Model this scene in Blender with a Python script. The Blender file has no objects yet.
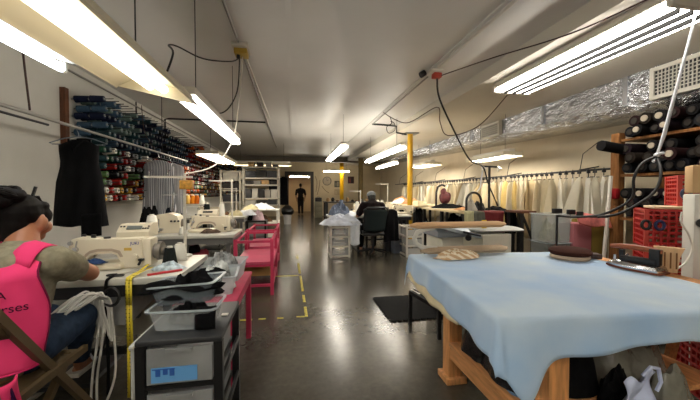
import bpy, bmesh, math, random
from mathutils import Vector, Matrix, noise
R = random.Random(11)
SC = bpy.context.scene
COL = SC.collection
V = Vector
PI = math.pi

# ------------------------------------------------------------------ camera
F, EYE = 315.0, 1.25
YAW, PITCH = math.atan(57 / F), math.atan(7.5 / F)
cf = V((math.sin(YAW) * math.cos(PITCH), math.cos(YAW) * math.cos(PITCH), -math.sin(PITCH)))
cr = V((math.cos(YAW), -math.sin(YAW), 0))
cu = cr.cross(cf)
cam_data = bpy.data.cameras.new('camera')
cam_data.sensor_width = 36
cam_data.lens = 36 * F / 700
cam_data.clip_start = 0.02
cam = bpy.data.objects.new('camera', cam_data)
COL.objects.link(cam)
cam.matrix_world = Matrix(((cr.x, cu.x, -cf.x, 0), (cr.y, cu.y, -cf.y, 0), (cr.z, cu.z, -cf.z, EYE), (0, 0, 0, 1)))
SC.camera = cam
def ray(a, b): return cf + cr * ((a - 350) / F) - cu * ((b - 200) / F)
O = V((0, 0, EYE))
def az(a, b, Z):
    d = ray(a, b); return O + d * ((Z - EYE) / d.z)
def ax(a, b, X):
    d = ray(a, b); return O + d * (X / d.x)
def ay(a, b, Y):
    d = ray(a, b); return O + d * (Y / d.y)

# ------------------------------------------------------------------ materials
def lin(c):
    return tuple(((v / 255) / 12.92 if v <= 10 else ((v / 255 + 0.055) / 1.055) ** 2.4) for v in c)
MATS = {}
def M(name, c, r=0.6, m=0.0, nz=0.0, ns=8.0, bump=0.0, bs=40.0, e=0.0, alpha=1.0, stretch=None):
    if name in MATS: return MATS[name]
    mt = bpy.data.materials.new(name); mt.use_nodes = True
    nt = mt.node_tree; N = nt.nodes; L = nt.links
    b = N['Principled BSDF']; out = N['Material Output']
    c = lin(c)
    b.inputs['Base Color'].default_value = (*c, 1)
    b.inputs['Roughness'].default_value = r
    b.inputs['Metallic'].default_value = m
    if r >= .65: b.inputs['Specular IOR Level'].default_value = .12
    if e:
        b.inputs['Emission Color'].default_value = (*c, 1)
        b.inputs['Emission Strength'].default_value = e
    if nz or bump:
        tc = N.new('ShaderNodeTexCoord'); mp = N.new('ShaderNodeMapping')
        L.new(tc.outputs['Object'], mp.inputs[0])
        if stretch: mp.inputs['Scale'].default_value = stretch
        if nz:
            t = N.new('ShaderNodeTexNoise'); t.inputs['Scale'].default_value = ns; t.inputs['Detail'].default_value = 5
            L.new(mp.outputs[0], t.inputs['Vector'])
            rp = N.new('ShaderNodeValToRGB')
            rp.color_ramp.elements[0].position = 0.3; rp.color_ramp.elements[1].position = 0.7
            rp.color_ramp.elements[0].color = (*[v * (1 - nz) for v in c], 1)
            rp.color_ramp.elements[1].color = (*[min(1, v * (1 + nz)) for v in c], 1)
            L.new(t.outputs['Fac'], rp.inputs[0]); L.new(rp.outputs[0], b.inputs['Base Color'])
        if bump:
            t2 = N.new('ShaderNodeTexNoise'); t2.inputs['Scale'].default_value = bs; t2.inputs['Detail'].default_value = 4
            L.new(mp.outputs[0], t2.inputs['Vector'])
            bp = N.new('ShaderNodeBump'); bp.inputs['Strength'].default_value = bump; bp.inputs['Distance'].default_value = 0.02
            L.new(t2.outputs['Fac'], bp.inputs['Height']); L.new(bp.outputs[0], b.inputs['Normal'])
    if alpha < 1:
        tr = N.new('ShaderNodeBsdfTransparent'); mx = N.new('ShaderNodeMixShader')
        mx.inputs[0].default_value = alpha
        L.new(tr.outputs[0], mx.inputs[1]); L.new(b.outputs[0], mx.inputs[2]); L.new(mx.outputs[0], out.inputs[0])
    MATS[name] = mt
    return mt

def stripes(name, c1, c2, scale, axis='X', r=0.8):
    mt = bpy.data.materials.new(name); mt.use_nodes = True
    N = mt.node_tree.nodes; L = mt.node_tree.links; b = N['Principled BSDF']; b.inputs['Roughness'].default_value = r
    tc = N.new('ShaderNodeTexCoord'); w = N.new('ShaderNodeTexWave'); w.bands_direction = axis
    w.inputs['Scale'].default_value = scale; w.inputs['Distortion'].default_value = 0.6
    rp = N.new('ShaderNodeValToRGB'); rp.color_ramp.elements[0].color = (*lin(c1), 1); rp.color_ramp.elements[1].color = (*lin(c2), 1)
    rp.color_ramp.elements[0].position = 0.35; rp.color_ramp.elements[1].position = 0.65
    L.new(tc.outputs['Object'], w.inputs['Vector']); L.new(w.outputs['Fac'], rp.inputs[0]); L.new(rp.outputs[0], b.inputs['Base Color'])
    MATS[name] = mt
    return mt

# ------------------------------------------------------------------ mesh builder
class B:
    def __init__(s, T=None):
        s.bm = bmesh.new(); s.T = T; s.mi = 0; s.n0 = 0
    def _m(s, fs):
        for f in fs: f.material_index = s.mi
    def box(s, c, sz, rz=0.0, bev=0.0, rot=None):
        T = Matrix.Translation(V(c)) @ (rot.to_4x4() if rot is not None else Matrix.Rotation(rz, 4, 'Z')) @ Matrix.Diagonal((*sz, 1))
        r = bmesh.ops.create_cube(s.bm, size=1, matrix=T)
        vs = r['verts']; fs = {f for v in vs for f in v.link_faces}
        s._m(fs)
        if bev:
            es = list({e for v in vs for e in v.link_edges})
            q = bmesh.ops.bevel(s.bm, geom=es, offset=bev, segments=2, affect='EDGES', profile=0.5)
            s._m(q['faces'])
        return s
    def bx(s, x0, x1, y0, y1, z0, z1, bev=0.0):
        return s.box(((x0 + x1) / 2, (y0 + y1) / 2, (z0 + z1) / 2), (abs(x1 - x0), abs(y1 - y0), abs(z1 - z0)), bev=bev)
    def bar(s, p0, p1, w, h=None, up=(0, 0, 1)):
        p0, p1 = V(p0), V(p1); d = (p1 - p0); L = d.length; d.normalize()
        up = V(up)
        if abs(d.dot(up)) > 0.99: up = V((0, 1, 0))
        x = d.cross(up).normalized(); z = x.cross(d)
        rot = Matrix((x, d, z)).transposed()
        return s.box((p0 + p1) / 2, (w, L, h or w), rot=rot)
    def cyl(s, p0, p1, r, r2=None, n=12, caps=True):
        p0, p1 = V(p0), V(p1); d = p1 - p0
        T = Matrix.Translation((p0 + p1) / 2) @ d.to_track_quat('Z', 'Y').to_matrix().to_4x4()
        q = bmesh.ops.create_cone(s.bm, cap_ends=caps, segments=n, radius1=max(r, 1e-5), radius2=max(r if r2 is None else r2, 1e-5), depth=d.length, matrix=T)
        s._m({f for v in q['verts'] for f in v.link_faces}); return s
    def ell(s, c, r, rot=None, n=16):
        if not hasattr(r, '__len__'): r = (r, r, r)
        T = Matrix.Translation(V(c)) @ (rot.to_4x4() if rot is not None else Matrix.Identity(4)) @ Matrix.Diagonal((*r, 1))
        q = bmesh.ops.create_uvsphere(s.bm, u_segments=n, v_segments=max(6, n // 2), radius=1, matrix=T)
        s._m({f for v in q['verts'] for f in v.link_faces}); return s
    def ring(s, rings, closed=False, caps=True):
        vs = [[s.bm.verts.new(p) for p in rg] for rg in rings]
        n = len(vs[0]); fs = []
        rr = range(len(vs)) if closed else range(len(vs) - 1)
        for i in rr:
            a, b = vs[i], vs[(i + 1) % len(vs)]
            for j in range(n):
                fs.append(s.bm.faces.new((a[j], a[(j + 1) % n], b[(j + 1) % n], b[j])))
        if caps and not closed:
            fs.append(s.bm.faces.new(vs[0][::-1])); fs.append(s.bm.faces.new(vs[-1]))
        s._m(fs); return s
    def tube(s, pts, r, n=6, closed=False):
        pts = [V(p) for p in pts]; rs = r if hasattr(r, '__len__') else [r] * len(pts)
        rings = []; prev = None
        for i, p in enumerate(pts):
            a = pts[i - 1] if (i or closed) else p
            b = pts[(i + 1) % len(pts)] if (i < len(pts) - 1 or closed) else p
            t = (b - a).normalized()
            if prev is None:
                ref = V((0, 0, 1)) if abs(t.z) < 0.9 else V((1, 0, 0))
                x = t.cross(ref).normalized()
            else:
                x = (prev - t * prev.dot(t))
                x = x.normalized() if x.length > 1e-6 else t.cross(V((0, 0, 1))).normalized()
            prev = x; y = t.cross(x)
            rings.append([p + (x * math.cos(2 * PI * k / n) + y * math.sin(2 * PI * k / n)) * rs[i] for k in range(n)])
        return s.ring(rings, closed)
    def lathe(s, c, prof, n=20, axis='Z'):
        c = V(c); rings = []
        for r, h in prof:
            rg = []
            for k in range(n):
                a = 2 * PI * k / n
                x, y = max(r, 1e-4) * math.cos(a), max(r, 1e-4) * math.sin(a)
                rg.append(c + (V((x, y, h)) if axis == 'Z' else V((h, x, y)) if axis == 'X' else V((y, h, x))))
            rings.append(rg)
        return s.ring(rings)
    def prism(s, poly, y0, y1, o=(0, 0, 0)):
        """polygon in XZ pushed along Y"""
        o = V(o)
        a = [o + V((x, y0, z)) for x, z in poly]; b = [o + V((x, y1, z)) for x, z in poly]
        return s.ring([a, b])
    def prismz(s, poly, z0, z1):
        return s.ring([[V((x, y, z0)) for x, y in poly], [V((x, y, z1)) for x, y in poly]])
    def prismx(s, poly, x0, x1):
        return s.ring([[V((x0, y, z)) for y, z in poly], [V((x1, y, z)) for y, z in poly]])
    def sheet(s, f, nu, nv):
        g = [[s.bm.verts.new(f(i / nu, j / nv)) for j in range(nv + 1)] for i in range(nu + 1)]
        s._m([s.bm.faces.new((g[i][j], g[i + 1][j], g[i + 1][j + 1], g[i][j + 1])) for i in range(nu) for j in range(nv)])
        return s
    def done(s, name, mats, parent=None, smooth=True, solid=0.0, angle=38, recalc=True, keep=False):
        bm = s.bm
        if s.T is not None: bm.transform(s.T)
        if recalc: bmesh.ops.recalc_face_normals(bm, faces=bm.faces)
        me = bpy.data.meshes.new(name); bm.to_mesh(me); bm.free()
        return link(name, me, mats, parent, smooth, solid, angle)

WORLD = {}
def link(name, me, mats, parent=None, smooth=True, solid=0.0, angle=38):
    xs = [v.co for v in me.vertices]
    lo = V([min(v[i] for v in xs) for i in range(3)]); hi = V([max(v[i] for v in xs) for i in range(3)])
    base = V(((lo.x + hi.x) / 2, (lo.y + hi.y) / 2, lo.z))
    me.transform(Matrix.Translation(-base))
    for m in (mats if isinstance(mats, (list, tuple)) else [mats]): me.materials.append(m)
    if smooth:
        me.polygons.foreach_set('use_smooth', [True] * len(me.polygons))
        try: me.set_sharp_from_angle(angle=math.radians(angle))
        except Exception: pass
    o = bpy.data.objects.new(name, me); COL.objects.link(o)
    o.location = base; WORLD[o.name] = base
    if parent is not None:
        o.parent = parent; o.matrix_parent_inverse = Matrix.Translation(-WORLD[parent.name])
    if solid:
        md = o.modifiers.new('Solidify', 'SOLIDIFY'); md.thickness = solid; md.offset = 0
    return o
def tag(o, label, cat, group=None, kind=None):
    if label: o['label'] = label
    if cat: o['category'] = cat
    if group: o['group'] = group
    if kind: o['kind'] = kind
    return o
def thing(name, label, cat, loc=(0, 0, 0), group=None):
    o = bpy.data.objects.new(name, None); COL.objects.link(o); o.location = loc; WORLD[o.name] = V(loc)
    o.empty_display_size = 0.1
    return tag(o, label, cat, group)
def struct(o):
    o['kind'] = 'structure'; return o
def dup(root, loc=None, move=None, rz=None, label=None, group=None):
    r = root.copy(); COL.objects.link(r)
    if loc is not None: r.location = loc
    if move is not None: r.location = root.location + V(move)
    if rz is not None: r.rotation_euler = (0, 0, rz)
    if label: r['label'] = label
    if group: r['group'] = group
    for ch in list(root.children):
        c = ch.copy(); COL.objects.link(c); c.parent = r
        for g in list(ch.children):
            d = g.copy(); COL.objects.link(d); d.parent = c
    return r
def text(name, body, size, mat, parent, T, ext=0.0008):
    cu_ = bpy.data.curves.new(name, 'FONT'); cu_.body = body; cu_.size = size; cu_.extrude = ext
    cu_.align_x = 'CENTER'; cu_.align_y = 'CENTER'
    to = bpy.data.objects.new(name, cu_); COL.objects.link(to)
    bpy.context.view_layer.update()
    me = bpy.data.meshes.new_from_object(to.evaluated_get(bpy.context.evaluated_depsgraph_get()))
    bpy.data.objects.remove(to); bpy.data.curves.remove(cu_)
    me.transform(T); me.materials.clear()
    return link(name, me, mat, parent, smooth=False)
def facing(origin, xdir, zdir):
    """text frame: xdir is the reading direction, zdir up"""
    x = V(xdir).normalized(); z = V(zdir); z = (z - x * z.dot(x)).normalized(); n = x.cross(z)
    return Matrix.Translation(V(origin)) @ Matrix((x, z, n)).transposed().to_4x4()
def cone_chain(bld, chain):
    """rounded tapering limb: list of (point, radius)"""
    for (p, r), (q, t) in zip(chain, chain[1:]):
        bld.cyl(p, q, r, t, n=14)
    for p, r in chain: bld.ell(p, r, n=14)
def remeshed(name, bld, mat, parent, vox=0.008, it=4, disp=0.0):
    me = bpy.data.meshes.new(name); bmesh.ops.recalc_face_normals(bld.bm, faces=bld.bm.faces); bld.bm.to_mesh(me); bld.bm.free()
    o = bpy.data.objects.new(name, me); COL.objects.link(o)
    m = o.modifiers.new('r', 'REMESH'); m.mode = 'VOXEL'; m.voxel_size = vox
    if it:
        m = o.modifiers.new('s', 'SMOOTH'); m.factor = 0.5; m.iterations = it
    bpy.context.view_layer.update()
    me2 = bpy.data.meshes.new_from_object(o.evaluated_get(bpy.context.evaluated_depsgraph_get()))
    bpy.data.objects.remove(o); bpy.data.meshes.remove(me)
    if disp:
        for v in me2.vertices:
            n = noise.noise(v.co * 14) + 0.5 * noise.noise(v.co * 33)
            v.co += v.normal * n * disp
    me2.materials.clear()
    return link(name, me2, mat, parent, angle=80)
def heap(name, c, rx, ry, h, mat, seed, label=None, cat=None, parent=None, group=None, rough=0.35, n=26, rz=0.0, kind=None, freq=1.0):
    """crumpled cloth mound"""
    b = B(); c = V(c); off = V((seed * 3.7, seed * 1.9, seed * 0.7))
    def f(u, v):
        a = 2 * PI * u; q = v
        x, y = q * math.cos(a), q * math.sin(a)
        w = noise.noise(V((x, y, 0)) * 1.6 * freq + off); k = abs(noise.noise(V((x, y, 0.3)) * 3.6 * freq + off * 1.3)); k2 = noise.noise(V((x, y, 0.8)) * 8 * freq + off)
        edge = 1 + 0.22 * noise.noise(V((math.cos(a), math.sin(a), seed)) * 2.2)
        z = h * (max(0, 1 - q ** 2.4) * (0.75 + 0.5 * w) + rough * (0.5 - k) * (1 - q ** 4) * 0.9 + 0.09 * k2 * (1 - q ** 4))
        X, Y = x * rx * edge, y * ry * edge
        return c + V((X * math.cos(rz) - Y * math.sin(rz), X * math.sin(rz) + Y * math.cos(rz), max(0.004, z)))
    b.sheet(f, n * 2, n)
    bmesh.ops.remove_doubles(b.bm, verts=b.bm.verts, dist=1e-5)
    b.T = None
    o = b.done(name, mat, parent, angle=50)
    if label: tag(o, label, cat, group, kind)
    return o
def garment(b, top, prof, folds=7, amp=0.25, seed=0, rz=0.0, nz=16, nt=36):
    """hanging garment; prof: (drop, half width, half depth) from the top; width runs along X before rz"""
    top = V(top); H0, H1 = prof[0][0], prof[-1][0]; rings = []
    for i in range(nz + 1):
        d = H0 + (H1 - H0) * i / nz
        for (a, w0, e0), (q, w1, e1) in zip(prof, prof[1:]):
            if a <= d <= q + 1e-9:
                t = (d - a) / (q - a); w = w0 + (w1 - w0) * t; e = e0 + (e1 - e0) * t; break
        rg = []
        for k in range(nt):
            a = 2 * PI * k / nt
            x = w * math.cos(a); fo = 1 + amp * (i / nz) * math.sin(folds * x / max(w, .01) * 1.7 + seed * 2.1 + 0.8 * math.sin(seed + d * 5))
            y = e * (abs(math.sin(a)) ** 0.7) * (1 if math.sin(a) >= 0 else -1) * fo
            y += 0.02 * noise.noise(V((x * 7, d * 3, seed)))
            rg.append(top + V((x * math.cos(rz) - y * math.sin(rz), x * math.sin(rz) + y * math.cos(rz), -d - 0.012 * (i / nz) * math.sin(x * 23 + seed))))
        rings.append(rg)
    b.ring(rings)

# ------------------------------------------------------------------ shared materials
white_paint = M('white_paint', (205, 200, 188), 0.5)
cream = M('machine_cream', (222, 212, 188), 0.35)
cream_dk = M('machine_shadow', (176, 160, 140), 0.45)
black = M('black_plastic', (11, 11, 13), 0.45)
blackcloth = M('black_cloth', (9, 9, 11), 0.85, nz=0.35, ns=14)
darkmetal = M('dark_metal', (52, 52, 54), 0.4, 0.6)
greymetal = M('grey_metal', (120, 120, 118), 0.4, 0.5)
chrome = M('chrome', (200, 200, 205), 0.18, 1.0)
tabletop = M('laminate_top', (190, 188, 178), 0.35, nz=0.06, ns=3)
pink_paint = M('pink_paint', (188, 46, 84), 0.5, nz=0.15, ns=6)
wood = M('table_wood', (206, 146, 90), 0.55, nz=0.28, ns=5, stretch=(9, 9, 1.2))
wood2 = M('shelf_wood', (186, 130, 80), 0.6, nz=0.28, ns=5, stretch=(9, 1.5, 9))
darkwood = M('dark_wood', (92, 52, 28), 0.6, nz=0.3, ns=6, stretch=(8, 8, 1.5))
clear = M('clear_plastic', (205, 212, 215), 0.25, alpha=0.3)
clear_dim = M('frosted_plastic', (150, 152, 152), 0.35, alpha=0.72, nz=0.2, ns=5)
rubber = M('rubber', (24, 24, 25), 0.8, nz=0.2, ns=30)
cord_black = M('cord_black', (18, 17, 17), 0.6)
cord_brown = M('cord_brown', (58, 34, 24), 0.6)
white_thread = M('white_thread', (225, 222, 212), 0.8)
dark_thread = M('dark_thread', (30, 34, 33), 0.8)
white_cloth = M('white_cloth', (214, 218, 224), 0.85, nz=0.08, ns=9)
tube_glow = M('tube_glow', (255, 248, 236), e=22)
tube_cool = M('tube_cool', (236, 246, 255), e=24)
tube_far = M('tube_far', (255, 246, 228), e=55)
gal = M('conduit_steel', (140, 138, 132), 0.45, 0.4)
# ------------------------------------------------------------------ room shell
XL, XR, YF, YB, ZC, ZS = -2.8, 4.75, -4.2, 16.94, 2.9, 2.735
def floor_mat():
    mt = bpy.data.materials.new('polished_concrete'); mt.use_nodes = True
    N = mt.node_tree.nodes; L = mt.node_tree.links; b = N['Principled BSDF']
    tc = N.new('ShaderNodeTexCoord')
    t = N.new('ShaderNodeTexNoise'); t.inputs['Scale'].default_value = 1.1; t.inputs['Detail'].default_value = 8; t.inputs['Roughness'].default_value = 0.65
    t2 = N.new('ShaderNodeTexNoise'); t2.inputs['Scale'].default_value = 26; t2.inputs['Detail'].default_value = 4
    L.new(tc.outputs['Object'], t.inputs['Vector']); L.new(tc.outputs['Object'], t2.inputs['Vector'])
    rp = N.new('ShaderNodeValToRGB')
    rp.color_ramp.elements[0].position = 0.3; rp.color_ramp.elements[0].color = (*lin((56, 53, 46)), 1)
    rp.color_ramp.elements[1].position = 0.72; rp.color_ramp.elements[1].color = (*lin((84, 79, 69)), 1)
    mx = N.new('ShaderNodeMixRGB'); mx.blend_type = 'OVERLAY'; mx.inputs[0].default_value = 0.35
    L.new(t.outputs['Fac'], rp.inputs[0]); L.new(rp.outputs[0], mx.inputs[1]); L.new(t2.outputs['Fac'], mx.inputs[2])
    L.new(mx.outputs[0], b.inputs['Base Color'])
    rr = N.new('ShaderNodeMapRange'); rr.inputs[3].default_value = 0.16; rr.inputs[4].default_value = 0.27
    L.new(t.outputs['Fac'], rr.inputs[0]); L.new(rr.outputs[0], b.inputs['Roughness'])
    bp = N.new('ShaderNodeBump'); bp.inputs['Strength'].default_value = 0.02; bp.inputs['Distance'].default_value = 0.01
    L.new(t2.outputs['Fac'], bp.inputs['Height']); L.new(bp.outputs[0], b.inputs['Normal'])
    return mt
ceil_m = M('ceiling_paint', (205, 203, 198), 0.42, nz=0.07, ns=0.8)
wall_l = M('wall_paint_left', (196, 194, 186), 0.75, nz=0.06, ns=2)
wall_r = M('wall_paint_right', (196, 184, 160), 0.75, nz=0.08, ns=2)
wall_b = M('wall_paint_back', (196, 180, 150), 0.8, nz=0.08, ns=2)
T_ = 0.12
struct(B().bx(XL - T_, XR + T_, YF - T_, 21.2, -0.1, 0).done('floor', floor_mat()))
struct(B().bx(XL - T_, XR + T_, YF - T_, YB + T_, ZC, ZC + 0.1).done('ceiling', ceil_m))
struct(B().bx(XL - T_, XL, YF - T_, YB + T_, 0, ZC).done('wall_left', wall_l))
struct(B().bx(XR, XR + T_, YF - T_, YB + T_, 0, ZC).done('wall_right', wall_r))
struct(B().bx(XL, XR, YF - T_, YF, 0, ZC).done('wall_front', wall_r))
DX0, DX1, DZ = -0.22, 0.93, 2.16
b = B()
b.bx(XL, DX0, YB, YB + T_, 0, ZC); b.bx(DX1, XR, YB, YB + T_, 0, ZC); b.bx(DX0, DX1, YB, YB + T_, DZ, ZC)
struct(b.done('wall_back', wall_b))
# dropped soffit over the right side, steel beams across the back
struct(B().bx(2.53, XR, YF, YB, ZS, ZC).done('trim_1', M('soffit_paint', (206, 200, 186), 0.55, nz=0.06, ns=1)))
struct(B().bx(XL, XR, 14.6, 14.9, 2.66, ZC).done('trim_2', M('beam_paint', (104, 96, 84), 0.6)))
struct(B().bx(-0.06, -0.01, YF, 10.2, ZC - 0.012, ZC).done('trim_3', ceil_m))
struct(B().bx(XL, XL + 0.035, 4.5, 16.2, 1.04, 1.09).done('trim_4', white_paint))
struct(B().bx(1.80, 1.825, YF, 14.5, ZC - 0.016, ZC).done('trim_5', ceil_m))
# corridor beyond the opening
cor = M('corridor_paint', (188, 166, 134), 0.8)
struct(B().bx(-1.3, -1.2, YB + T_, 21.2, 0, 2.6).done('wall_corridor_left', cor))
struct(B().bx(1.9, 2.0, YB + T_, 21.2, 0, 2.6).done('wall_corridor_right', cor))
struct(B().bx(-1.2, 1.9, 21.1, 21.2, 0, 2.6).done('wall_corridor_end', cor))
struct(B().bx(-1.3, 2.0, YB + T_, 21.2, 2.6, 2.7).done('ceiling_corridor', cor))
dj = M('dark_door_frame', (44, 38, 32), 0.5)
b = B()
b.bx(DX0 - 0.2, DX0, YB - 0.03, YB - 0.001, 0, DZ + 0.2); b.bx(DX1, DX1 + 0.16, YB - 0.03, YB - 0.001, 0, DZ + 0.2); b.bx(DX0, DX1, YB - 0.03, YB - 0.001, DZ, DZ + 0.2)
d1 = struct(b.done('door_1', dj))

# ------------------------------------------------------------------ ceiling lights
def lampT(c, yaw=0.0, roll=0.0, pitch=0.0):
    return Matrix.Translation(V(c)) @ Matrix.Rotation(yaw, 4, 'Z') @ Matrix.Rotation(pitch, 4, 'X') @ Matrix.Rotation(roll, 4, 'Y')
hood_m = M('lamp_enamel', (206, 197, 172), 0.4)
def lamp(name, label, c, L, w, xs, T=None, hood=True, chain=(), m=None, r=0.02, dep=0.07, chain_top=ZC, flat=False, housing=True):
    T = T or lampT(c); c = V(c)
    t = thing(name, label, 'ceiling light', c)
    m = m or tube_glow
    if hood:
        b = B(T)
        hw = w / 2
        top = hw * 0.62 if not flat else hw * 0.98
        for s_ in (-1, 1):
            b.prism([(s_ * hw, 0), (s_ * (hw - 0.005), -0.012), (s_ * (hw - 0.008), 0.0), (s_ * top, dep), (s_ * top, dep + 0.006)], -L / 2, L / 2)
        b.prism([(-top, dep), (top, dep), (top, dep + 0.006), (-top, dep + 0.006)], -L / 2, L / 2)
        for e_ in (-1, 1):
            b.prism([(-hw, 0), (hw, 0), (top, dep), (-top, dep)], e_ * L / 2 - 0.003, e_ * L / 2 + 0.003)
        b.done('reflector', hood_m, t)
    if housing:
        b = B(T); b.box((0, 0, dep + 0.035), (0.12, L * 0.96, 0.06), bev=0.006); b.done('housing', white_paint, t)
    for x in xs:
        b = B(T); b.cyl((x, -L / 2 + 0.05, dep - r - 0.012), (x, L / 2 - 0.05, dep - r - 0.012), r, n=10); o = b.done('tube', m, t)
        if not hood:
            for e_ in (-1, 1):
                b = B(T); b.box((x, e_ * (L / 2 - 0.03), dep - r - 0.005), (0.025, 0.03, 0.05)); b.done('lamp_holder', white_paint, t)
    for (y0) in chain:
        p = T @ V((0, y0, dep + 0.06))
        B().cyl(p, (p.x, p.y, chain_top), 0.004, n=5).done('chain', darkmetal, t)
    return t
# big hood close over the sewing woman
lamp('hanging_light', 'large cream-hooded fluorescent light in the upper left, nearest of its row', (-0.86, 1.05, 1.85), 2.42, 0.5, (-0.04, 0.045), T=lampT((-0.86, 1.05, 1.88), roll=0.2), chain=(-0.9, 0.85), r=0.026, dep=0.075, m=M('tube_warm_soft', (255, 244, 222), e=4.5))
lamp('hanging_light', 'bare cool white tube light at the far upper left edge', (-1.25, 0.95, 1.92), 2.1, 0.2, (-0.01,), T=lampT((-1.235, 0.98, 1.90), roll=0.25), hood=False, m=tube_cool, r=0.022, dep=0.06, chain=(-0.8, 0.8))
lamp('hanging_light', 'bare strip light hung end to end beyond the large cream hood', (-0.77, 3.55, 1.9), 2.15, 0.16, (-0.03, 0.03), hood=False, chain=(-0.8, 0.8), r=0.024)
lamp('hanging_light', 'flat white panel light above the far thread racks on the left', (-1.72, 7.95, 2.03), 2.2, 0.44, (-0.12, 0, 0.12), flat=True, chain=(-0.8, 0.8), r=0.035)
lamp('hanging_light', 'short twin tube light hung by a rod over the middle of the room', (1.05, 7.9, 2.17), 3.0, 0.2, (-0.05, 0.05), hood=False, chain=(-1.3, 0.9), r=0.03)
lamp('hanging_light', 'long strip light just left of the nearest yellow column', (2.28, 7.95, 2.17), 3.3, 0.2, (-0.05, 0.05), hood=False, chain=(-1.2, 1.2), r=0.03)
lamp('hanging_light', 'strip light partly behind the nearest yellow column', (3.26, 10.8, 2.17), 2.3, 0.2, (-0.05, 0.05), hood=False, chain=(-0.9, 0.9), r=0.03, chain_top=ZS)
lamp('hanging_light', 'wide panel light just right of the nearest yellow column', (3.86, 8.9, 2.03), 1.3, 0.5, (-0.14, 0, 0.14), flat=True, chain=(-0.4, 0.4), r=0.03, chain_top=ZS)
lamp('hanging_light', 'wide panel light hung before the right wall garment rail', (3.98, 5.8, 1.93), 1.25, 0.42, (-0.1, 0, 0.1), flat=True, chain=(-0.4, 0.4), r=0.03, chain_top=ZS)
lamp('hanging_light', 'crosswise thin strip light by the far yellow column', (2.1, 15.4, 2.25), 1.35, 0.12, (0,), T=lampT((2.1, 15.4, 2.25), yaw=PI / 2), hood=False, chain=(-0.5, 0.5), r=0.025, m=tube_far)
t = lamp('hanging_light', 'crosswise hooded light above the metal shelf at the back left', (-0.95, 10.9, 2.15), 1.9, 0.4, (0.0,), T=lampT((-1.0, 10.9, 2.16), yaw=PI / 2), chain=(-0.7, 0.7), r=0.02, m=tube_far)
t = lamp('corridor_light', 'small light on the corridor ceiling beyond the doorway', (0.4, 18.9, 2.5), 0.5, 0.2, (-0.04, 0.04), T=lampT((0.4, 19.4, 2.46), yaw=PI / 2), flat=True, r=0.02, m=M('tube_corridor', (255, 236, 206), e=160))
lamp('door_light', 'thin strip light across the top of the doorway', (0.35, 17.2, 2.08), 1.1, 0.1, (0,), T=lampT((0.35, 17.125, 2.05), yaw=PI / 2), hood=False, r=0.016, m=tube_far)
# four tube light fixed under the soffit
t = thing('ceiling_light', 'large four tube ceiling light at the upper right', 'ceiling light', (2.95, 2.85, 2.6))
B().bx(2.70, 3.22, 1.84, 3.92, 2.66, ZS - 0.001, bev=0.01).done('housing', white_paint, t)
for k in range(4):
    x = 2.765 + k * 0.13
    B().cyl((x, 1.9, 2.652), (x, 3.86, 2.652), 0.052, n=12).done('tube', tube_glow, t)
for k in range(3):
    x = 2.83 + k * 0.13
    B().bx(x - .010, x + .010, 1.9, 3.86, 2.585, 2.66).done('tube_gap_strip', M('gap_dark', (14, 14, 14), .8), t)  # added black strips stand in for the darker gaps between tubes
for y in (1.86, 3.895): B().bx(2.68, 3.24, y - 0.025, y + 0.025, 2.60, 2.70, bev=0.008).done('end_cap', white_paint, t)

# ------------------------------------------------------------------ silver duct and vents
def duct_mat():
    mt = M('duct_foil', (190, 194, 200), 0.26, 0.95, nz=0.2, ns=3, bump=1.0, bs=9, stretch=(1.4, .8, 1.4))
    mt.node_tree.nodes['Bump'].inputs['Distance'].default_value = .07
    return mt
b = B()
rings = []
for i in range(40):
    y = 0.3 + i * 0.36
    zb = 2.19 + (y - 2.6) * 0.037
    w = 0.006 * math.sin(i * 2.3)
    zt = ZS - 0.004
    x0 = 4.2 + w; x1 = XR - 0.004
    rings.append([V((x1, y, zb)), V((x1, y, zt)), V((x0, y, zt)), V((x0, y, zb + 0.16)), V((x0 + 0.025, y, zb + 0.075)), V((x0 + 0.09, y, zb + 0.012)), V((x0 + 0.18, y, zb))])
b.ring(rings)
t = thing('air_duct', 'long silver foil wrapped air duct along the right wall', 'air duct', (4.4, 6, 2.2))
b.done('duct_body', duct_mat(), t, angle=60)
for y in (1.4, 3.35, 4.7, 6.9, 9.2): B().bx(4.185, 4.2, y, y + 0.05, 2.24 + (y - 2.6) * 0.037 + 0.1, ZS - 0.01).done('duct_strap', M('foil_tape', (176, 176, 178), 0.3, 0.8), t)
vf = M('vent_frame', (196, 192, 180), 0.5)
def vent(y0, y1, z0, z1, label):
    t = thing('air_vent', label, 'vent', (4.16, (y0 + y1) / 2, z0))
    B().bx(4.15, 4.195, y0 + 0.03, y1 - 0.03, z0 + 0.03, z1 - 0.03).done('vent_core', black, t)
    b = B(); g = 0.045
    b.bx(4.13, 4.198, y0, y1, z0, z0 + g); b.bx(4.13, 4.198, y0, y1, z1 - g, z1); b.bx(4.13, 4.198, y0, y0 + g, z0 + g, z1 - g); b.bx(4.13, 4.198, y1 - g, y1, z0 + g, z1 - g)
    b.done('vent_frame', vf, t)
    b = B(); n = int((y1 - y0 - 2 * g) / 0.035)
    for k in range(1, n): yy = y0 + g + k * (y1 - y0 - 2 * g) / n; b.bx(4.138, 4.15, yy - 0.004, yy + 0.004, z0 + g, z1 - g)
    n = int((z1 - z0 - 2 * g) / 0.04)
    for k in range(1, n): zz = z0 + g + k * (z1 - z0 - 2 * g) / n; b.bx(4.136, 4.15, y0 + g, y1 - g, zz - 0.004, zz + 0.004)
    b.done('grille', vf, t)
vent(5.8, 6.45, 2.42, 2.72, 'small square grey air vent on the duct face, farther of two')
vent(2.25, 3.05, 2.33, 2.70, 'large louvered air vent on the duct at the right edge')

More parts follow.
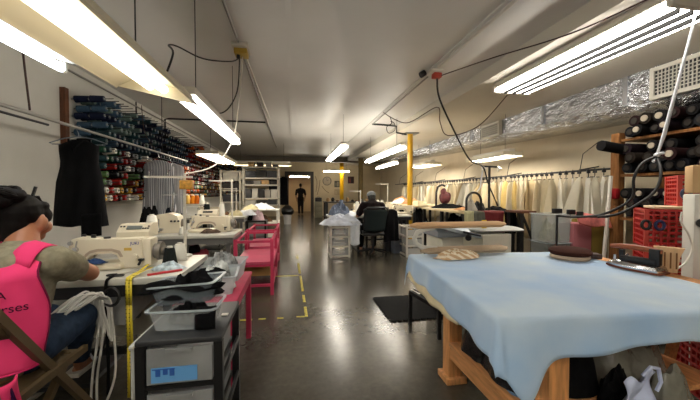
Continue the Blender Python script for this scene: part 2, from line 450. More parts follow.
# ------------------------------------------------------------------ columns
def column(x, y, r, zt, label, mat, plate=True):
    t = thing('steel_column', label, 'column', (x, y, 0))
    B().cyl((x, y, 0.0), (x, y, zt - 0.02), r, n=18).done('shaft', mat, t)
    b = B(); b.bx(x - 0.17, x + 0.17, y - 0.17, y + 0.17, zt - 0.02, zt - 0.001); b.done('cap_plate', greymetal, t)
    B().bx(x - 0.14, x + 0.14, y - 0.14, y + 0.14, 0, 0.02).done('base_plate', greymetal, t)
    return t
yel = M('yellow_paint', (186, 142, 14), 0.4, nz=0.1, ns=5)
t = column(2.91, 7.57, 0.068, ZS, 'yellow steel column nearest the camera, beside the ironing tables', yel)
B().cyl((2.91, 7.57, 0.55), (2.91, 7.57, 0.75), 0.072, n=18).done('scuffed_band', M('scuff', (120, 92, 22), 0.6), t)
column(2.85, 13.2, 0.1, ZS, 'olive brown column between the two yellow columns', M('olive_paint', (104, 84, 38), 0.6, nz=0.2, ns=5))
column(2.42, 15.7, 0.1, ZC, 'bright yellow column standing before the back wall', M('bright_yellow', (226, 172, 8), 0.4))

# ------------------------------------------------------------------ conduits, boxes, cables
def cable(name, label, pts, r, mat, cat='cable', n=7, sub=6):
    P = [V(p) for p in pts]; out = []
    for i in range(len(P) - 1):
        p0 = P[max(0, i - 1)]; p1 = P[i]; p2 = P[i + 1]; p3 = P[min(len(P) - 1, i + 2)]
        for k in range(sub):
            t = k / sub
            out.append(0.5 * ((2 * p1) + (p2 - p0) * t + (2 * p0 - 5 * p1 + 4 * p2 - p3) * t * t + (3 * p1 - p0 - 3 * p2 + p3) * t ** 3))
    out.append(P[-1])
    o = B().tube(out, r, n=n).done(name, mat, angle=80)
    return tag(o, label, cat)
def pipe(name, label, pts, r, mat=gal):
    return tag(B().tube(pts, r, n=8).done(name, mat, angle=50), label, 'conduit')
zc = ZC - 0.014
pipe('ceiling_conduit', 'thin grey ceiling conduit left of centre, from the camera to the yellow box', [(-0.58, -1.2, zc), (-0.58, 3.62, zc)], 0.012)
pipe('ceiling_conduit', 'thin grey conduit along the ceiling running beyond the yellow box', [(-0.58, 3.95, zc), (-0.58, 11.7, zc)], 0.014)
pipe('ceiling_conduit', 'second pale conduit leaving the yellow box beside the thin grey one', [(-0.55, 3.95, zc - 0.002), (-0.50, 7.2, zc)], 0.010, white_paint)
pipe('ceiling_conduit', 'pale conduit along the ceiling in front of the red plug box', [(1.86, -1.2, zc - 0.012), (1.86, 3.85, zc - 0.012)], 0.018, white_paint)
pipe('ceiling_conduit', 'grey conduit along the ceiling beyond the red plug box', [(1.87, 4.2, zc - 0.012), (1.87, 7.3, zc - 0.012)], 0.012)
pipe('cross_conduit', 'dark conduit crossing the ceiling from the left wall above the spools', [(-2.77, 7.6, 2.45), (-2.77, 7.6, 2.86), (-2.7, 7.6, ZC - 0.02), (-0.62, 7.6, ZC - 0.02)], 0.018, darkmetal)
pipe('cross_conduit', 'bent dark conduit from the ceiling to the nearest yellow column', [(1.87, 7.35, ZC - 0.02), (2.3, 7.4, ZC - 0.02), (2.5, 7.42, ZC - 0.03), (2.5, 7.42, ZS - 0.02), (2.78, 7.5, ZS - 0.04)], 0.02, darkmetal)
pipe('wall_conduit', 'dark vertical pipe on the left wall above the spools', [(-2.77, 6.3, 2.45), (-2.77, 6.3, 2.88)], 0.012, darkmetal)
pipe('ceiling_rod', 'thin pipe along the corner of the left wall and ceiling', [(-2.77, 3.0, 2.78), (-2.77, 13, 2.84)], 0.014, gal)
t = thing('junction_box', 'yellow electrical box on the ceiling left of centre with hanging cords', 'electrical box', (-0.57, 3.79, 2.78))
B().bx(-0.64, -0.50, 3.70, 3.86, 2.80, 2.86, bev=0.006).done('yellow_housing', M('box_yellow', (176, 146, 52), 0.5), t)
B().bx(-0.66, -0.48, 3.64, 3.92, 2.86, 2.899, bev=0.008).done('mounting_cover', white_paint, t)
b = B(); b.cyl((-0.60, 3.76, 2.76), (-0.60, 3.76, 2.80), 0.02); b.done('plug', black, t)
t = thing('junction_box', 'white electrical box on the ceiling right of centre with red plug', 'electrical box', (1.87, 4.0, 2.8))
B().bx(1.79, 1.95, 3.88, 4.1, 2.84, 2.87, bev=0.006).done('mounting_cover', white_paint, t)
B().bx(1.84, 1.95, 3.92, 4.02, 2.775, 2.84, bev=0.01).done('plug', M('plug_red', (176, 52, 30), 0.5), t)
B().cyl((1.70, 4.05, 2.83), (1.76, 4.05, 2.87), 0.04, n=12).done('camera_dome', black, t)
cable('electric_cable', 'black cord looping from the yellow box to the cream hood light', [(-0.60, 3.76, 2.76), (-0.66, 3.6, 2.66), (-0.85, 3.3, 2.55), (-0.98, 3.0, 2.52), (-0.95, 2.7, 2.4), (-0.80, 2.35, 2.2), (-0.80, 2.2, 1.98)], 0.007, cord_black)
cable('electric_cable', 'black cord hanging in a deep loop left of the yellow box', [(-0.59, 3.77, 2.76), (-0.62, 3.78, 2.4), (-0.72, 3.6, 2.12), (-0.85, 3.3, 2.05), (-0.82, 2.7, 2.02), (-0.80, 2.3, 1.95)], 0.007, cord_black)
cable('electric_cable', 'white cord hanging from the yellow box to the thread stand', [(-0.56, 3.80, 2.8), (-0.60, 3.78, 2.3), (-0.63, 3.6, 1.85), (-0.72, 3.2, 1.52), (-0.86, 2.75, 1.40)], 0.006, white_paint)
cable('electric_cable', 'black power cord running from the red plug down to the lamp stand', [(1.90, 3.97, 2.77), (2.0, 4.1, 2.55), (2.4, 4.4, 2.15), (2.95, 4.9, 1.8), (3.42, 5.25, 1.72), (3.56, 5.28, 1.4), (3.74, 5.26, 1.0)], 0.013, cord_black)
cable('electric_cable', 'brown cord running from the red plug along the ceiling to upper right', [(1.93, 3.95, 2.80), (2.2, 3.2, 2.75), (2.5, 2.5, 2.70), (2.68, 1.9, 2.72), (2.8, 1.2, 2.72)], 0.007, cord_brown)
cable('electric_cable', 'brown cord sagging in loops between red plug box and four tube light', [(1.75, 6.0, 2.82), (1.72, 5.2, 2.5), (1.95, 5.1, 2.44), (2.35, 4.9, 2.66), (2.38, 4.85, 2.4), (2.55, 4.9, 2.2), (2.9, 4.6, 2.3), (2.95, 3.95, 2.62)], 0.007, cord_brown)
cable('electric_cable', 'small black cord coil hanging left of the nearest yellow column', [(1.95, 6.2, 2.8), (1.98, 6.2, 2.66), (1.88, 6.2, 2.58), (1.92, 6.2, 2.46), (2.05, 6.2, 2.52), (2.04, 6.2, 2.66), (1.96, 6.2, 2.7)], 0.008, cord_black)
cable('hanging_rope', 'dark rope hanging from the ceiling at the far left to the clothes pipe', [(-2.2, 3.05, 2.88), (-2.21, 3.1, 2.4), (-2.2, 3.14, 1.95)], 0.008, cord_brown)
cable('electric_cable', 'thin dark cord hanging above the left wall spools', [(-2.3, 5.4, 2.6), (-2.3, 5.5, 2.2), (-2.2, 5.6, 1.95)], 0.005, cord_brown)

SC.view_settings.view_transform = 'Standard'
SC.view_settings.exposure = 0.22
w = bpy.data.worlds.new('world'); SC.world = w; w.use_nodes = True
w.node_tree.nodes['Background'].inputs[0].default_value = (0.9, 0.95, 1, 1); w.node_tree.nodes['Background'].inputs[1].default_value = 0.2
# ------------------------------------------------------------------ spool wall
ORD = ['first', 'second', 'third', 'fourth', 'fifth', 'sixth', 'seventh', 'eighth', 'ninth', 'tenth', 'eleventh', 'twelfth', 'thirteenth', 'fourteenth']
SPC = {'dark teal': (38, 62, 68), 'slate blue': (62, 84, 104), 'navy': (24, 30, 52), 'black': (20, 20, 22), 'dark green': (30, 66, 48), 'grey green': (92, 110, 104),
       'red': (150, 30, 26), 'rust orange': (176, 78, 30), 'maroon': (84, 24, 26), 'white': (212, 208, 196), 'gold': (184, 140, 52), 'sage green': (88, 120, 74), 'brown': (84, 54, 36), 'grey': (120, 120, 118)}
spm = {k: M('thread_' + k.replace(' ', '_'), v, 0.7, nz=0.12, ns=30) for k, v in SPC.items()}
core_m = M('spool_core', (138, 142, 142), 0.5)
def spool_colour(row, y):
    q = R.random()
    if row < 6:
        if y < 6.2: return R.choice(['dark teal', 'slate blue', 'dark teal', 'grey green', 'navy'] if q < .8 else ['black', 'navy', 'slate blue'])
        if y < 8.2: return R.choice(['navy', 'navy', 'black', 'slate blue', 'dark teal'])
        if y < 10.5: return R.choice(['rust orange', 'red', 'red', 'maroon', 'brown', 'black'] if row < 5 else ['black', 'maroon', 'brown'])
        return R.choice(['black', 'brown', 'maroon', 'navy', 'black', 'dark green', 'gold'] )
    if row < 9:
        if y < 6.5: return R.choice(['dark green', 'white', 'maroon', 'red', 'black', 'dark teal', 'grey'])
        return R.choice(['black', 'maroon', 'rust orange', 'red', 'black', 'brown', 'white'])
    return R.choice(['white', 'red', 'gold', 'dark green', 'sage green', 'black', 'grey', 'white', 'maroon', 'rust orange', 'slate blue'] if y < 9 else ['black', 'brown', 'gold', 'white', 'maroon', 'black', 'dark green'])
pegdir = V((1, 0, 0.06)).normalized()
def spool_mesh(b, p, mi_thread, mi_core, n):
    q0, q1 = p, p + pegdir * 0.158
    b.mi = mi_core; b.cyl(p - pegdir * 0.002, p + pegdir * 0.006, 0.034, n=n); b.cyl(q1, q1 + pegdir * 0.010, 0.017, 0.014, n=n)
    b.mi = mi_thread; b.cyl(p + pegdir * 0.006, q1, 0.045, 0.039, n=n)
def fast_cyl(Vs, Fs, Is, p0, p1, r0, r1, n, mi):
    d = (p1 - p0).normalized(); x = d.cross(V((0, 0, 1))).normalized(); y = d.cross(x); k0 = len(Vs)
    for p, r in ((p0, r0), (p1, r1)):
        for k in range(n):
            a = 2 * PI * k / n; Vs.append(p + x * (r * math.cos(a)) + y * (r * math.sin(a)))
    for k in range(n): Fs.append((k0 + k, k0 + n + k, k0 + n + (k + 1) % n, k0 + (k + 1) % n))
    Fs.append(tuple(k0 + k for k in range(n))); Fs.append(tuple(k0 + n + k for k in range(n - 1, -1, -1)))
    if Is is not None: Is += [mi] * (n + 2)
def fast_obj(name, Vs, Fs, Is, mats):
    me = bpy.data.meshes.new(name); me.from_pydata([tuple(v) for v in Vs], [], Fs)
    if Is: me.polygons.foreach_set('material_index', Is)
    return link(name, me, mats, angle=50)
protos = {}
def spool(p, colour, label):
    if colour not in protos:
        b = B(); spool_mesh(b, V((0, 0, 0)), 0, 1, 14)
        o = b.done('thread_spool', [spm[colour], core_m]); o['category'] = 'thread spool'; o['group'] = 'thread spools pegged on the left wall'
        protos[colour] = (o, WORLD[o.name].copy(), [0])
    o, base, used = protos[colour]
    if used[0]: o = o.copy(); COL.objects.link(o)
    used[0] += 1
    o.location = base + p; o['label'] = label
NROW, RP, CP = 13, 0.108, 0.125
keys = list(SPC)
farV, farF, farI = [], [], []; pegs = B(); count = 0
pgV, pgF = [], []
Y = 4.64; col = 0
while Y < 16.0:
    for row in range(NROW):
        z = 2.45 - row * RP + R.uniform(-.008, .008)
        p0 = V((XL + 0.035, Y + R.uniform(-.01, .01) + (0.05 if row % 2 else 0), z))
        fast_cyl(pgV, pgF, None, p0 - V((0.03, 0, 0)), p0 + pegdir * (0.40 + (0.06 if row < 2 else 0)), 0.005, 0.005, 4, 0)
        if row == 0 and R.random() < 0.45 and Y > 4.9: continue
        if R.random() < 0.05: continue
        c1 = spool_colour(row, Y)
        for k in range(2):
            c = c1 if R.random() < 0.7 else spool_colour(row, Y)
            if k == 1 and R.random() < 0.15: continue
            p = p0 + pegdir * (0.012 + 0.178 * k)
            if col < 11 and count < 300:
                count += 1
                spool(p, c, f"{c} spool, {'outer' if k else 'inner'} on peg, {ORD[row]} row down, {ORD[col]} column past wooden post")
            else:
                n_ = 9 if Y < 9 else 7
                fast_cyl(farV, farF, farI, p, p + pegdir * .158, .045, .039, n_, keys.index(c)); fast_cyl(farV, farF, farI, p + pegdir * .158, p + pegdir * .168, .017, .014, n_, len(keys))
    Y += CP; col += 1
tag(fast_obj('distant_thread_spools', farV, farF, farI, [spm[k] for k in keys] + [core_m]), 'far rows of many coloured thread spools receding along the left wall', 'thread spools', kind='stuff')
pegs.bm.free()
tag(fast_obj('spool_pegs', pgV, pgF, None, [darkmetal]), 'many thin metal pegs on the left wall carrying the thread spools', 'pegs', kind='stuff')
tag(B().bx(XL + 0.001, XL + 0.06, 4.44, 4.51, 1.0, 2.54).done('wooden_post', darkwood), 'brown wooden post upright on the left wall before the spools', 'wooden post')

# clothes pipe and clothes on it
pipe('clothes_pipe', 'long grey clothes pipe hung along the left wall over the sewing tables', [(-2.2, -0.5, 1.93), (-2.2, 7.2, 1.915)], 0.016, M('pipe_grey', (150, 148, 140), 0.4, 0.5))
pipe('clothes_pipe', 'second thinner pipe just below the long clothes pipe at far left', [(-2.24, -0.5, 1.88), (-2.24, 3.4, 1.88)], 0.011, darkmetal)
for yy in (1.2, 5.9): cable('pipe_hanger_wire', 'dark wire holding the clothes pipe, ' + ('at the far left' if yy < 2 else 'beyond the black vest'), [(-2.2, yy, ZC - .01), (-2.2, yy, 1.93)], 0.005, darkmetal, 'wire')
def hanger(x, y, z, hw, label, mat, rz=0.0):
    """z = pipe height"""
    T = Matrix.Translation((x, y, z)) @ Matrix.Rotation(rz, 4, 'Z')
    b = B(T)
    hook = [V((0.022 * math.sin(a), 0, 0.004 + 0.022 * math.cos(a))) for a in [(-1.9 + 0.35 * k) for k in range(13)]]
    b.tube(hook[::-1] + [V((0, 0, -0.06)), V((0, 0, -0.085))], 0.004, n=6)
    b.tube([(0, 0, -0.085), (hw * .5, 0, -0.11), (hw, 0, -0.16), (hw * .9, 0, -0.172), (-hw * .9, 0, -0.172), (-hw, 0, -0.16), (-hw * .5, 0, -0.11)], 0.006, n=6, closed=True)
    o = b.done('clothes_hanger', mat); tag(o, label, 'hanger'); return o
hanger(-2.22, 3.79, 1.927, 0.27, 'grey plastic hanger holding the black vest on the pipe', M('hanger_grey', (120, 130, 138), 0.4))
b = B()
garment(b, (-2.215, 3.79, 1.80), [(0, 0.07, 0.03), (0.02, 0.15, 0.04), (0.06, 0.185, 0.055), (0.25, 0.17, 0.07), (0.45, 0.215, 0.08), (0.9, 0.25, 0.09)], folds=5, amp=0.3, seed=3)
t = thing('black_vest', 'long black sleeveless vest hanging on a hanger from the pipe', 'vest', (-2.215, 3.79, 0.9))
b.done('vest_body', M('vest_black', (11, 11, 13), 0.8, nz=0.4, ns=6), t, angle=70)
b = B(); b.sheet(lambda u, v: V((-2.20 + 0.19 * u + 0.04, 3.70 - 0.01 * math.sin(u * 9), 1.02 - 0.24 * v + 0.02 * u)), 10, 6); b.done('tail_flap', blackcloth, t, solid=0.006)
b = B(); b.tube([(-2.28, 3.735, 1.795), (-2.24, 3.70, 1.72), (-2.21, 3.69, 1.66), (-2.18, 3.70, 1.73), (-2.15, 3.735, 1.795)], 0.01); b.done('neckline', blackcloth, t)
st1 = stripes('grey_stripe_cloth', (96, 100, 108), (206, 208, 212), 13)
st2 = stripes('pale_stripe_cloth', (140, 144, 150), (226, 226, 226), 15)
for k, (yy, mt, lab) in enumerate(((5.75, st1, 'grey striped blouse hanging at the end of the pipe, nearer of two'), (6.25, st2, 'pale striped blouse hanging on the pipe behind the grey striped one'))):
    hanger(-2.2, yy, 1.918, 0.22, 'wire hanger carrying the ' + ('grey striped' if k == 0 else 'pale striped') + ' blouse', chrome)
    b = B(); garment(b, (-2.2, yy, 1.79), [(0, 0.06, 0.03), (0.03, 0.19, 0.05), (0.1, 0.235, 0.07), (0.5, 0.22, 0.08), (0.92, 0.27, 0.09)], folds=6, amp=0.35, seed=k + 6)
    tag(b.done('striped_blouse', mt, angle=70), lab, 'blouse')

# ------------------------------------------------------------------ sewing tables and machines
def sewing_table(x0, x1, y0, y1, label, drawer=True, legm=darkmetal):
    t = thing('sewing_table', label, 'table', ((x0 + x1) / 2, (y0 + y1) / 2, 0))
    B().bx(x0, x1, y0, y1, 0.71, 0.75, bev=0.006).done('tabletop', tabletop, t)
    b = B(); b.bx(x0 + .02, x1 - .02, y0 + .02, y0 + .05, 0.64, 0.71); b.bx(x0 + .02, x1 - .02, y1 - .05, y1 - .02, 0.64, 0.71); b.bx(x0 + .02, x0 + .05, y0 + .05, y1 - .05, 0.64, 0.71); b.bx(x1 - .05, x1 - .02, y0 + .05, y1 - .05, 0.64, 0.71)
    b.done('apron_frame', legm, t)
    for x in (x0 + .08, x1 - .08):
        for y in (y0 + .08, y1 - .08):
            B().bx(x - .025, x + .025, y - .02, y + .02, 0.03, 0.64).done('leg', legm, t)
    for x in (x0 + .08, x1 - .08):
        B().bx(x - .03, x + .03, y0 + .02, y1 - .02, 0.0, 0.03).done('foot_bar', legm, t)
    B().bx(x0 + .1, x1 - .1, (y0 + y1) / 2 - .02, (y0 + y1) / 2 + .02, 0.16, 0.20).done('cross_bar', legm, t)
    if drawer:
        xm = (x0 + x1) / 2
        o = B().bx(xm - 0.35, xm + 0.1, y0 + .02, y1 - .1, 0.53, 0.638, bev=.01).done('oil_pan', M('oil_pan_grey', (142, 142, 134), .45, .3), t)
        b = B(); b.cyl((xm - 0.05, y1 - .25, 0.42), (xm + .2, y1 - .25, 0.42), 0.095, n=20); b.cyl((xm + .2, y1 - .25, .42), (xm + .25, y1 - .25, .42), 0.06, n=16)
        b.done('motor', M('motor_grey', (70, 72, 74), .4), t)
        b = B(); b.bx(xm - 0.3, xm + 0.12, y0 + .1, y1 - .14, 0.075, 0.1); b.done('treadle', darkmetal, t)
        b = B(); b.bar((xm + .04, y0 + .3, .1), (xm + .1, y1 - .28, .36), 0.012); b.done('treadle_rod', darkmetal, t)
    return t
def sewing_machine(x0, y, z, label, logo=True):
    """x0 = needle end, y = centre line, z = table height"""
    t = thing('sewing_machine', label, 'sewing machine', (x0 + .25, y, z))
    T = Matrix.Translation((x0, y, z))
    prof = [(.012, .055), (.0, .085), (.0, .165), (.018, .200), (.06, .212), (.16, .196), (.30, .194), (.40, .198), (.435, .198), (.44, .03), (.44, .0), (.30, .0), (.30, .075), (.285, .102), (.25, .116), (.17, .116), (.125, .105), (.10, .08), (.088, .055)]
    b = B(T); b.prism(prof, -.05, .05)
    es = [e for e in b.bm.edges if abs(e.verts[0].co.y - e.verts[1].co.y) < 1e-6]
    bmesh.ops.bevel(b.bm, geom=es, offset=.012, segments=2, affect='EDGES')
    b.done('arm', cream, t, angle=50)
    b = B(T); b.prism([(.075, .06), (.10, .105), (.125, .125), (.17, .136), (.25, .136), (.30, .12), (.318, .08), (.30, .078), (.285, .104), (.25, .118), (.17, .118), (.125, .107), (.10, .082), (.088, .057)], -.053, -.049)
    b.done('arm_painted_shade', cream_dk, t)  # darker strip painted as the shade along the arm's underside
    b = B(T); b.box((.155, 0, .022), (.33, .17, .043), bev=.014); b.done('bed', cream, t)
    b = B(T); b.box((.462, 0, .105), (.05, .115, .185), bev=.014); b.done('side_cover', cream, t)
    b = B(T); b.cyl((.49, 0, .105), (.512, 0, .105), .05, n=24); b.cyl((.512, 0, .105), (.535, 0, .105), .064, .06, n=24); b.cyl((.535, 0, .105), (.55, 0, .105), .03, n=16)
    b.done('handwheel', M('handwheel_grey', (118, 112, 104), .35, .3), t)
    b = B(T); b.cyl((.035, -.01, .0), (.035, -.01, .055), .0045, n=8); b.cyl((.035, .018, .02), (.035, .018, .06), .005, n=8); b.box((.035, .0, .012), (.03, .02, .008))
    b.done('needle_bar', chrome, t)
    b = B(T); b.cyl((.02, -.05, .175), (.02, -.066, .175), .013, n=12); b.cyl((.048, -.05, .135), (.048, -.07, .135), .016, n=12); b.cyl((.03, -.05, .095), (.03, -.068, .095), .011, n=12); b.bar((.04, -.055, .11), (.06, -.062, .19), .006)
    b.done('thread_guide', chrome, t)
    b = B(T); b.cyl((.385, -.05, .075), (.385, -.068, .075), .023, n=18); b.cyl((.385, -.068, .075), (.385, -.074, .075), .017, n=18); b.done('stitch_dial', cream, t)
    b = B(T); b.box((.43, -.062, .06), (.03, .03, .012)); b.cyl((.42, -.05, .05), (.43, -.1, .035), .008); b.done('reverse_lever', darkmetal, t)
    for q in ((.12, 0, .2, .222, .014), (.06, .01, .205, .225, .01), (.20, 0, .194, .206, .02)):
        b = B(T); b.cyl((q[0], q[1], q[2]), (q[0], q[1], q[3]), q[4]); b.done('oil_cap', darkmetal, t)
    if logo:
        text('brand_lettering', 'JUKI', .028, M('logo_blue', (38, 58, 140), .5), t, T @ facing((.385, -.0512, .165), (1, 0, 0), (0, 0, 1)))
        b = B(T); b.box((.345, -.051, .128), (.045, .002, .018)); b.done('gold_label', M('label_gold', (206, 168, 70), .5), t)
    return t
t1 = sewing_table(-1.98, -.68, 2.02, 2.70, 'white topped industrial sewing table in front of the seated woman')
sewing_machine(-1.41, 2.33, .751, 'cream industrial sewing machine the woman is working at, nearest the camera')
t = thing('control_box', 'cream machine control panel box standing behind the nearest sewing machine', 'control panel', (-1.13, 2.58, .75))
B().bx(-1.10, -1.06, 2.55, 2.62, .75, .93).done('bracket', greymetal, t)
b = B(); b.prismx([(2.50, .925), (2.50, .965), (2.56, 1.02), (2.66, 1.02), (2.66, .925)], -1.24, -1.03); o = b.done('panel_case', cream, t)
T = facing((-1.135, 2.527, .9945), (1, 0, 0), V((0, .06, .055)))
b = B(T); b.box((0, 0, 0.001), (.10, .032, .004)); b.done('display', M('display_grey', (110, 116, 112), .3), t)
b = B(T)
for k in range(6): b.box((-.09 + (.02 * (k % 2)) if k < 2 else .06 + .016 * (k % 3), .012 - .02 * (k // 3), .001), (.012, .01, .004))
b.done('button', darkmetal, t)

def cone(x, y, z, h, r, mat, label, name='thread_cone'):
    t = thing(name, label, 'thread cone', (x, y, z))
    B().lathe((x, y, z), [(0, .006), (r * .9, .006), (r, .02), (r * .98, h * .12), (r * .62, h * .9), (r * .56, h * .93), (0, h * .935)], n=20).done('thread', mat, t, angle=50)
    b = B(); b.lathe((x, y, z), [(0, 0), (r * .95, 0), (r * .95, .006), (0, .006)], n=20); b.lathe((x, y, z), [(0, h * .93), (r * .4, h * .93), (r * .34, h), (0, h)], n=14)
    b.done('cone_core', white_paint, t)
    return t
p = az(170, 266, .751); cone(p.x, p.y, .751, .135, .048, dark_thread, 'black thread cone on the right end of the nearest sewing table')
p = az(180, 261, .751); cone(p.x - .01, p.y + .03, .751, .13, .052, white_thread, 'white thread cone behind the black cone, at the foot of the thread stand')
p = ay(152, 229, 3.05); cone(p.x, p.y, p.z - .02, .15, .055, white_thread, 'white thread cone on a stand just right of the control panel')
b = B(); b.cyl((p.x, p.y, .72), (p.x, p.y, p.z - .03), .012); b.cyl((p.x, p.y, p.z - .03), (p.x, p.y, p.z - .021), .06, n=16); b.cyl((p.x, p.y, 0), (p.x, p.y, .03), .12, n=20); b.cyl((p.x, p.y, .03), (p.x, p.y, .72), .012)
tag(b.done('cone_stand', greymetal), 'grey stand carrying the white cone right of the control panel', 'thread stand')
# thread stand on table
t = thing('thread_stand', 'white thread stand rising from the nearest sewing table with a crossbar', 'thread stand', (-.83, 2.64, .75))
b = B(); b.cyl((-.83, 2.64, .752), (-.83, 2.64, 1.39), .011); b.cyl((-.83, 2.64, .752), (-.83, 2.64, .765), .05, n=16); b.done('pole', white_paint, t)
b = B(); b.bar((-1.12, 2.66, 1.37), (-.77, 2.63, 1.37), .022, .016); b.done('crossbar', white_paint, t)
b = B(); b.bx(-.855, -.765, 2.60, 2.66, 1.275, 1.345, bev=.005); b.done('yellow_tape_wrap', M('amber_tape', (196, 142, 50), .6, nz=.4, ns=40), t)
b = B()
for x in (-1.08, -.95, -.80): B().tube([(x, 2.645, 1.37), (x, 2.645, 1.41), (x + .012, 2.63, 1.425), (x + .02, 2.645, 1.41)], .003, n=5).done('thread_loop', chrome, t)
# scissors
t = thing('scissors', 'black handled scissors lying on the nearest sewing table before the machine', 'scissors', (-1.02, 2.12, .752))
b = B()
for cx_, cy_ in ((-1.065, 2.09), (-1.02, 2.075)):
    b.tube([(cx_ + .026 * math.cos(a), cy_ + .017 * math.sin(a), .758) for a in [2 * PI * k / 14 for k in range(14)]], .005, n=6, closed=True)
b.done('handle', black, t)
b = B(); b.bar((-1.045, 2.095, .757), (-.96, 2.19, .757), .012, .003); b.bar((-1.03, 2.09, .760), (-.955, 2.185, .760), .012, .003); b.done('blade', chrome, t)
# measuring tape over the table edge
tape_m = M('tape_yellow', (222, 198, 46), .5)
t = thing('measuring_tape', 'yellow measuring tape hanging over the front edge of the sewing table', 'measuring tape', (-.94, 2.0, .25))
tk = M('tape_ticks', (40, 36, 20), .6)
b = B(); b2 = B()
for k, (x, yo) in enumerate(((-.945, 0), (-.925, -.006))):
    zb = .06 + .15 * k
    path = [(x + .05, 2.16, .80 - .02 * k), (x + .03, 2.10, .775), (x + .005, 2.05, .762), (x, 2.015 + yo, .757), (x, 2.006 + yo, .74), (x, 2.004 + yo, .6), (x + .006, 2.0 + yo, .35), (x + .002, 2.002 + yo, zb)]
    for a, c in zip(path, path[1:]):
        b.bm.faces.new([b.bm.verts.new(V(q)) for q in ((a[0] - .008, a[1], a[2]), (a[0] + .008, a[1], a[2]), (c[0] + .008, c[1], c[2]), (c[0] - .008, c[1], c[2]))])
    zz = .73
    while zz > zb + .01:
        b2.box((x - .004, 1.999 + yo, zz), (.006, .0012, .004)); zz -= .022
b.done('tape_band', tape_m, t, solid=.0012); b2.done('tick_marks', tk, t, smooth=False)
cable('hanging_strap', 'black strap hanging from the sewing table edge beside the yellow tape', [(-1.045, 2.10, .758), (-1.045, 2.03, .755), (-1.05, 2.0, .72), (-1.05, 2.0, .5), (-1.045, 2.0, .28), (-1.05, 2.0, .08)], .008, blackcloth, 'strap')
t = tag(B().tube([(-1.02 + .04 * math.cos(a), 1.995, .655 + .05 * math.sin(a)) for a in [2 * PI * k / 18 for k in range(18)]], .009, closed=True).done('knob_ring', black), 'black round ring hanging under the sewing table edge', 'ring')
heap('fabric_scrap', (-.80, 2.22, .751), .10, .06, .05, M('scrap_print', (176, 190, 196), .8, nz=.5, ns=30), 5, 'pale blue printed fabric scrap beside the machine handwheel', 'fabric')
tag(B().bar((-.86, 2.06, .757), (-.70, 2.16, .757), .02, .01).done('red_ruler', M('red_strip', (190, 48, 52), .5)), 'thin red strip lying on the right front of the sewing table', 'ruler')
heap('blue_fabric_piece', (-1.27, 2.27, .794), .09, .05, .03, M('blue_denim', (46, 66, 104), .8, nz=.3, ns=30), 8, 'dark blue cloth piece under the needle of the nearest machine', 'fabric')
# dark stuff at left end of table and behind
tag(B().bx(-2.7, -2.0, 2.4, 3.1, 0, .74, bev=.01).done('white_side_cabinet', M('cabinet_white', (196, 194, 186), .5)), 'low white cabinet against the left wall behind the seated woman', 'cabinet')
# second row
t2 = sewing_table(-1.95, -.69, 3.92, 4.55, 'second sewing table, behind the first, with a grey front edge', legm=greymetal)
sewing_machine(-1.27, 4.25, .751, 'cream sewing machine on the second table', logo=False)
t3 = sewing_table(-2.2, -.97, 6.7, 7.5, 'third sewing table farther back on the left side', legm=greymetal)
sewing_machine(-1.95, 7.0, .751, 'cream sewing machine on the third table, left of its thread stand', logo=False)
t = thing('overlock_machine', 'compact cream overlock machine left of the sewing machine on the second table', 'sewing machine', (-1.50, 4.25, .751))
b = B(); b.prism([(-1.66, .755), (-1.66, .93), (-1.62, .98), (-1.50, 1.0), (-1.40, .96), (-1.37, .88), (-1.37, .755)], 4.17, 4.36); b.done('overlock_body', cream, t, angle=50)
b = B(); b.cyl((-1.37, 4.26, .86), (-1.335, 4.26, .86), .06, n=20); b.done('handwheel', MATS['handwheel_grey'], t)
b = B(); b.box((-1.60, 4.15, .80), (.09, .05, .03), bev=.006); b.cyl((-1.60, 4.15, .80), (-1.60, 4.15, .93), .007); b.done('needle_plate', chrome, t)
for k in range(3): B().cyl((-1.46 + .04 * k, 4.165, .90), (-1.46 + .04 * k, 4.145, .90), .012, n=12).done('tension_dial', darkmetal, t)
b = B(); b.cyl((-1.5, 4.33, 1.0), (-1.5, 4.33, 1.22), .007); b.bar((-1.62, 4.33, 1.22), (-1.38, 4.33, 1.22), .012); b.done('thread_post', chrome, t)
t = thing('control_box', 'cream control box standing on the second table by its machine', 'control panel', (-1.0, 4.4, .75))
b = B(); b.prismx([(4.36, .94), (4.36, .97), (4.42, 1.02), (4.5, 1.02), (4.5, .94)], -1.22, -.98); b.done('panel_case', cream, t)
b = B(); b.bx(-1.12, -1.08, 4.42, 4.46, .751, .94); b.done('bracket', greymetal, t)
b = B(facing((-1.10, 4.387, .995), (1, 0, 0), V((0, .06, .05)))); b.box((0, 0, .001), (.12, .03, .004)); b.done('display', darkmetal, t)
def tstand(x, y, z0, h, w, label):
    t = thing('thread_stand', label, 'thread stand', (x, y, z0))
    b = B(); b.cyl((x, y, z0 + .001), (x, y, z0 + h), .012, n=8); b.cyl((x, y, z0 + .001), (x, y, z0 + .012), .05); b.done('pole', white_paint, t)
    b = B(); b.bar((x - w, y, z0 + h - .02), (x + .02, y, z0 + h - .02), .022, .018); b.done('crossbar', white_paint, t)
    return t
p = az(230, 233, .751); tstand(-.78, 4.3, .75, .67, .28, 'white thread stand at the right end of the second table')
tstand(-1.2, 7.1, .75, .6, .3, 'white thread stand on the third table')
heap('dark_bag', (-1.78, 4.36, .751), .15, .13, .33, blackcloth, 3, 'black bag heaped on the left of the second table', 'bag')
heap('dark_bag', (-1.60, 4.46, .751), .13, .07, .28, M('navy_cloth', (22, 26, 36), .85, nz=.3), 9, 'dark navy bag on the second table between black bag and machine', 'bag')
p = ay(152, 215, 4.1)
